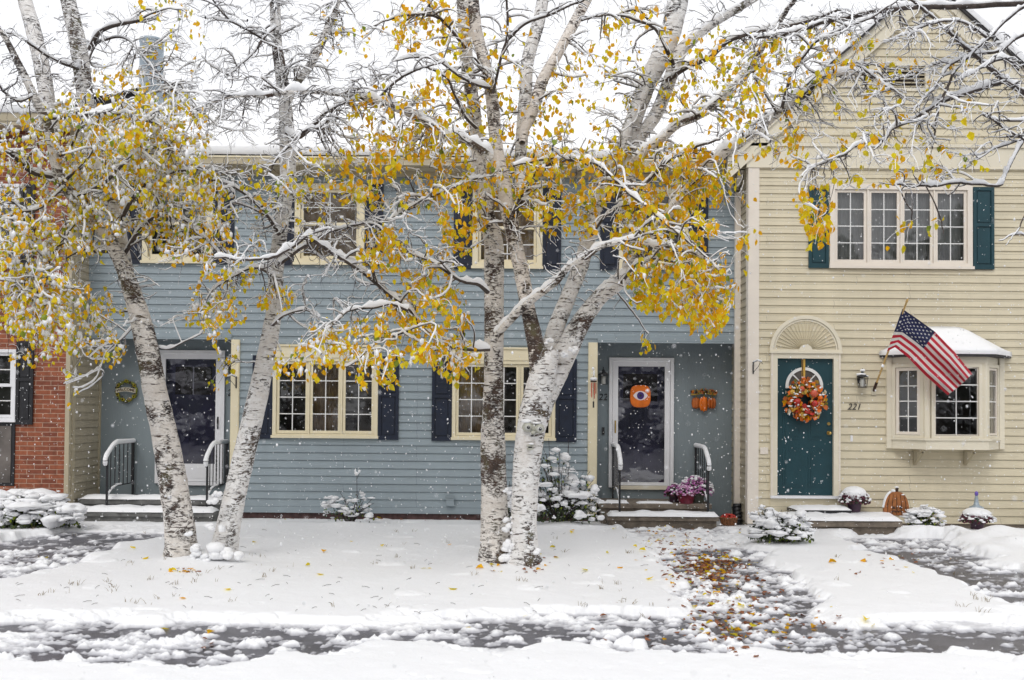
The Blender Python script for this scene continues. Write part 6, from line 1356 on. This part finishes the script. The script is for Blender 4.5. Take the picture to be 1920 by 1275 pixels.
# ================================================================= SHRUBS, POTS, SMALL GARDEN THINGS
def shrub(label, cx, cy, Y, w, h, n, bs, dark=.5, name='snowy_shrub', lobes=None, group='snow laden shrubs', leafm='shrub', depthf=.7):
    b = W3(cx, cy, Y); z0 = float(max(groundh(np.array([b[0]]), np.array([b[1]]))[0], ZP)); b = np.array([b[0], b[1], z0])
    t = thing(name, label, 'shrub', b, group)
    lobes = lobes or [(0, 0, 1, 1)]
    nb = max(18, n//3); a = rng.uniform(0, 6.28, nb); tips = []
    for k in range(nb):
        lb = lobes[k % len(lobes)]; r = rng.uniform(.3, 1)*w/2*lb[2]
        tips.append((b[0]+lb[0]*w+r*math.cos(a[k]), b[1]+r*math.sin(a[k])*depthf, b[2]+h*lb[3]*rng.uniform(.4, 1.22)*(1-.35*(r/(w/2))**2)))
    tips = np.array(tips); s = np.linspace(0, 1, 6)[None, :, None]; mid = (b+tips)/2+rng.normal(0, .05, tips.shape)*w; base = b+rng.normal(0, .03, tips.shape)*[1, 1, 0]-[0, 0, .05]
    C = (1-s)**2*base[:, None]+2*s*(1-s)*mid[:, None]+s*s*tips[:, None]
    A = MB(); A.tubes(C, np.full((nb, 1), .006)*np.linspace(1.3, .5, 6)[None], 5, 'twig'); sub(A, 'branches', t)
    nl = int(n*6*dark)
    k = rng.integers(0, len(lobes), nl); L = np.array(lobes)[k]; u = rng.normal(0, 1, (nl, 3)); u /= np.linalg.norm(u, axis=1, keepdims=True); u *= rng.uniform(.35, .97, (nl, 1)); u[:, 2] = np.abs(u[:, 2])
    P = np.stack([b[0]+L[:, 0]*w+u[:, 0]*w/2*L[:, 2], b[1]+u[:, 1]*w/2*depthf*L[:, 2], b[2]+.03+u[:, 2]*h*L[:, 3]*.95], 1)
    A = MB(); leaves(A, P, rng.uniform(.03, .06, nl)*(bs/.05)**.5, [leafm if rng.uniform() < .8 else 'leaf_d' for _ in range(nl)]); sub(A, 'foliage', t)
    k = rng.integers(0, len(lobes), n); L = np.array(lobes)[k]; u = rng.normal(0, 1, (n, 3)); u /= np.linalg.norm(u, axis=1, keepdims=True); u[:, 2] = np.abs(u[:, 2])**.8; rr_ = rng.uniform(.72, 1.0, (n, 1))
    P = np.stack([b[0]+L[:, 0]*w+u[:, 0]*w/2*L[:, 2]*rr_[:, 0], b[1]+u[:, 1]*w/2*depthf*L[:, 2]*rr_[:, 0], b[2]+.05+u[:, 2]*h*L[:, 3]*rr_[:, 0]+L[:, 1]], 1)
    sz = bs*np.exp(rng.normal(-.1, .45, (n, 1))); A = MB(); blobs(A, P, np.hstack([sz*rng.uniform(.8, 1.8, (n, 1)), sz*.9, sz*rng.uniform(.28, .6, (n, 1))]), 'snow', 2, .24)
    q = P[rng.integers(0, n, n*2)]+rng.normal(0, bs*.75, (n*2, 3))*[1, 1, .6]; s2 = bs*rng.uniform(.15, .5, (n*2, 1)); blobs(A, q, np.hstack([s2*1.3, s2, s2*.7]), 'snow', 1, .2); sub(A, 'snow_load', t)
    return t, b
shrub('wide low shrub under big pillows of snow before the brick wall', 40, 1010, 13.9, 1.75, .42, 330, .066, .9, depthf=.5)
shrub('sparse little shrub with a tall stalk in front of the blue wall', 655, 985, 14.9, .85, .40, 75, .034, .25, lobes=[(0, 0, 1, .8), (.18, .0, .6, 1.3), (-.25, 0, .5, 1.0)])
bb = W3(668, 965, 14.9); st = thing('plant_stalk', 'single snow tipped stalk standing above the sparse little shrub', 'plant', (bb[0], 14.9, -.05)); A = MB(); A.tubes(np.array([[bb[0]-.02, 14.9, 0], [bb[0]+.01, 14.9, .35], [bb[0], 14.9, .67]]), [.006, .005, .003], 5, 'twig'); A.tubes(np.array([[bb[0], 14.9, .60], [bb[0]+.03, 14.88, .66], [bb[0]+.05, 14.88, .71]]), [.004, .003, .002], 5, 'twig'); sub(A, 'stem', st)
A = MB(); blobs(A, [(bb[0], 14.88, .69), (bb[0]+.045, 14.88, .72), (bb[0]-.02, 14.88, .73)], [(.035, .02, .028), (.018, .018, .03), (.012, .012, .03)], 'snow', 2); sub(A, 'snow_tip', st)
shrub('tall lopsided shrub heaped with snow behind the forking birch', 1050, 985, 14.6, 1.05, .62, 240, .047, .8, lobes=[(-.12, 0, .75, 1.75), (.28, 0, .7, 1.05), (.0, 0, 1, .8), (-.45, 0, .5, 1.2)])
shrub('round evergreen shrub with dark twigs showing below its snow, beside the low stoop', 1466, 1016, 12.7, .72, .37, 200, .042, .9, lobes=[(0, 0, 1, .9), (-.28, 0, .65, 1.15), (.2, 0, .7, .85)])
shrub('small shrub smothered in snow at the right end of the stoop', 1733, 1000, 14.3, .55, .27, 70, .04, .7)
shrub('snow crusted twiggy shrub cut off by the right edge of the picture', 1975, 985, 14.2, .75, .95, 110, .05, .4)
0 and shrub('flat groundcover shrub under snow before the brown foundation', 1810, 1012, 13.7, 1.5, .14, 130, .07, .3, depthf=.5)
shrub('thin shrub caught between the two middle birch trunks', 958, 1000, 12.6, .30, .72, 60, .04, .6)

def mum(label, cx, cy, Y, r, h, pot, fl, zb, snow=.0, pr=.5, ph=.20, n=260):
    b = W3(cx, cy, Y); b = np.array([b[0], Y, zb]); t = thing('potted_mum', label, 'potted plant', b, 'potted chrysanthemums')
    A = MB(); A.lathe(b, [(r*pr*.78, 0), (r*pr, ph*.9), (r*pr*1.1, ph*.92), (r*pr*1.1, ph), (r*pr*.95, ph)], pot, 20); sub(A, 'pot', t)
    c = b+[0, 0, ph*.9]
    A = MB(); m = 160; u = rng.normal(0, 1, (m, 3)); u /= np.linalg.norm(u, axis=1, keepdims=True); u[:, 2] = np.abs(u[:, 2]); leaves(A, c+u*[r*.9, r*.9, h*.85]*rng.uniform(.5, 1, (m, 1)), np.full(m, .045), ['shrub']*m); sub(A, 'leaves', t)
    u = rng.normal(0, 1, (n, 3)); u /= np.linalg.norm(u, axis=1, keepdims=True); u[:, 2] = np.abs(u[:, 2])*1.1-.12; P = c+u*[r, r, h]*rng.uniform(.9, 1.04, (n, 1)); A = MB()
    mk = np.array([fl[0] if rng.uniform() < .6 else fl[1] for _ in range(n)])
    for q in set(fl): blobs(A, P[mk == q], np.full((int((mk == q).sum()), 3), 1.)*[.020, .020, .011], q, 1, .12)
    sub(A, 'flowers', t)
    if snow:
        A = MB()
        if snow > .8: blobs(A, [c+[0, 0, h*.62]], [(r*.86, r*.86, h*.52)], 'snow', 3, .035, False)
        k = int(90*snow); u = rng.normal(0, 1, (k, 3)); u /= np.linalg.norm(u, axis=1, keepdims=True); u[:, 2] = np.abs(u[:, 2]); s_ = rng.uniform(.012, .034, (k, 1)); blobs(A, c+u*[r, r, h]*1.04, np.hstack([s_, s_, s_*.6]), 'snow', 1); sub(A, 'snow_cap', t)
mum('big dome of purple mums in a grey pot by the right handrail', 1304, 950, 15.50, .27, .25, 'greypot', ('purple', 'pinkf'), .245, .8, .55, .17, 420)
mum('smaller violet mum at the left of the purple cluster on the steps', 1264, 945, 15.55, .15, .17, 'plum', ('purple', 'dryf'), .245, .3, .6, .12, 150)
mum('pink mum wrapped in red foil in front of the purple cluster', 1286, 956, 15.32, .145, .13, 'redfoil', ('pinkf', 'purple'), .245, .12, .95, .16, 160)
mum('dark faded mum under a thick snow dome at the right end of the doormat', 1602, 955, 14.72, .215, .20, 'plum', ('dryf', 'dryf'), .20, 1, .5, .16, 260)
mum('snowed in mum in a plum pot with a purple glass stake, below the bay window', 1832, 990, 14.45, .225, .17, 'plum', ('dryf', 'dryf'), ZP+.05, 1, .45, .17, 240)
x, zt = WX(1832, 14.6, 930), WZ(922, 14.6, 1832); t = thing('garden_stake', 'clear garden stake with a purple glass top rising behind the snowed in mum', 'garden ornament', (x, 14.62, .1))
A = MB(); A.rod((x, 14.62, 0), (x, 14.62, zt-.24), .006, 'black'); sub(A, 'stake', t)
A = MB(); A.lathe((x, 14.62, zt), [(.10, -.245), (.10, -.225), (.045, -.20), (.03, -.15), (.025, -.09), (.018, -.06)], 'steel', 14); sub(A, 'glass_body', t)
A = MB(); blobs(A, [(x, 14.62, zt-.03)], [(.028, .028, .036)], 'purpleglass', 2, .03); sub(A, 'glass_top', t)
# wooden pumpkin
x, y = WX(1680, 14.55, 950), 14.55; z0 = WZ(966, y, 1680); t = thing('wooden_pumpkin', 'tall flat wooden pumpkin with carved eyes and a snowy stem, leaning by the stoop', 'pumpkin', (x, y, z0))
hw, hh = .185, .345
out = [(x+hw*math.copysign(abs(math.cos(a))**(.75), math.cos(a)), z0+.0+hh*max(0, math.sin(a))**.85) for a in np.linspace(0, math.pi, 26)]
A = MB(); A.prism([(x+hw*.92, z0)]+out[1:-1]+[(x-hw*.92, z0)], y-.03, y+.03, 'oldwood')
for k in (-2, -1, 0, 1, 2):
    xx = x+k*hw*.36; A.tubes(np.array([[xx*1.0, y-.031, z0+.01], [x+(xx-x)*1.0, y-.033, z0+hh*.5], [x+(xx-x)*.75, y-.031, z0+hh*.88]]), [.004, .005, .003], 5, 'dkbrown')
sub(A, 'body', t)
A = MB(); A.rod((x+.01, y, z0+hh-.01), (x+.015, y, z0+hh+.055), .020, 'dkbrown', 8, .024); sub(A, 'stem', t)
for dx in (-.045, .055):
    A = MB(); A.add([(x+dx-.022, y-.036, z0+.10), (x+dx+.022, y-.036, z0+.10), (x+dx, y-.036, z0+.135)], [(0, 1, 2)], 'black'); sub(A, 'eye', t)
A = MB()
for k in range(7): A.box(x-.075+.023*k, x-.06+.023*k, y-.036, y-.0305, z0+.045+(k % 2)*.012, z0+.062+(k % 2)*.012, 'black')
sub(A, 'mouth', t)
A = MB(); aa = np.linspace(1.9, 2.9, 12); P = np.array([(x+hw*math.copysign(abs(math.cos(a))**.75, math.cos(a)), y, z0+hh*math.sin(a)**.85+.01) for a in aa]); A.tubes(P, [.028]*12, 8, 'snow', R2=[.018]*12, caps=True)
blobs(A, [(x+.012, y, z0+hh+.065), (x-.04, y, z0+hh+.01), (x+.08, y, z0+hh-.04)], [(.03, .03, .016), (.04, .03, .022), (.05, .03, .015)], 'snow', 2, .08); sub(A, 'snow_edge', t)
# basket of berries
x, y = WX(1366, 14.95, 978), 14.95; z0 = ZP+.06; t = thing('berry_basket', 'small wicker basket of red berries on the ground at the end of the brown steps', 'basket', (x, y, z0))
A = MB(); A.lathe((x, y, z0), [(.10, 0), (.125, .10), (.135, .105), (.135, .12), (.12, .12)], 'basket', 18)
for k in range(18):
    a = k*math.pi/9; A.rod((x+.105*math.cos(a), y+.105*math.sin(a), z0), (x+.133*math.cos(a), y+.133*math.sin(a), z0+.115), .008, 'basket', 5)
sub(A, 'basket', t)
A = MB(); n = 150; u = rng.normal(0, 1, (n, 3)); u /= np.linalg.norm(u, axis=1, keepdims=True); u[:, 2] = abs(u[:, 2]); blobs(A, np.array([x, y, z0+.10])+u*[.11, .11, .06], np.full((n, 3), .014), 'redb', 1, .05); sub(A, 'berries', t)
# bags / fold of snow along the walls
# ================================================================= woods across the street (seen only mirrored in the panes)
A = MB(); n = 230; X = rng.uniform(-38, 38, n); Yb = rng.uniform(-27, -18, n); H = 7.5+3*fbm(X*.18, X*0, 90)*2; Z = rng.uniform(0, 1, n)**1.2*H
blobs(A, np.stack([X, Yb, Z], 1), rng.uniform(.8, 2.0, (n, 1))*np.array([1, .8, 1.0]), 'shrub', 2, .2)
k2 = 700; X = rng.uniform(-38, 38, k2); blobs(A, np.stack([X, rng.uniform(-18.4, -16.8, k2), rng.uniform(0, 1, k2)**1.3*(7.5+3*fbm(X*.18, X*0, 90)*2)], 1), rng.uniform(.2, .9, (k2, 1))*np.array([1.3, .8, .35]), 'snow', 1, .2)
for k in range(40):
    xx = rng.uniform(-38, 38); A.rod((xx, -18, -.2), (xx+rng.normal(0, .6), -18.5, rng.uniform(6, 10)), .16, 'twig', 7, .06)
o = A.build('far_woods'); o['kind'] = 'stuff'; o['label'] = 'dark woods on the other side of the street, mirrored in the window panes'
# ================================================================= falling snow
n = 15000; Y = 1.3+(14.6-1.3)*rng.uniform(0, 1, n)**.55; X = rng.uniform(-.62, .62, n)*Y; Z = rng.uniform(-.02, 1, n)*0; lo = np.maximum(0.02, CAM_H-.36*Y); hi = CAM_H+.50*Y; Z = lo+(hi-lo)*rng.uniform(0, 1, n)
s = np.exp(rng.normal(-5.85, .40, n))*(.45+.06*Y); A = MB(); blobs(A, np.stack([X, Y, Z], 1), np.stack([s, s, s*rng.uniform(1, 1.7, n)], 1), 'snow', 1, .1)
o = A.build('falling_snow'); o['kind'] = 'stuff'; o['label'] = 'snowflakes drifting down in front of the houses'
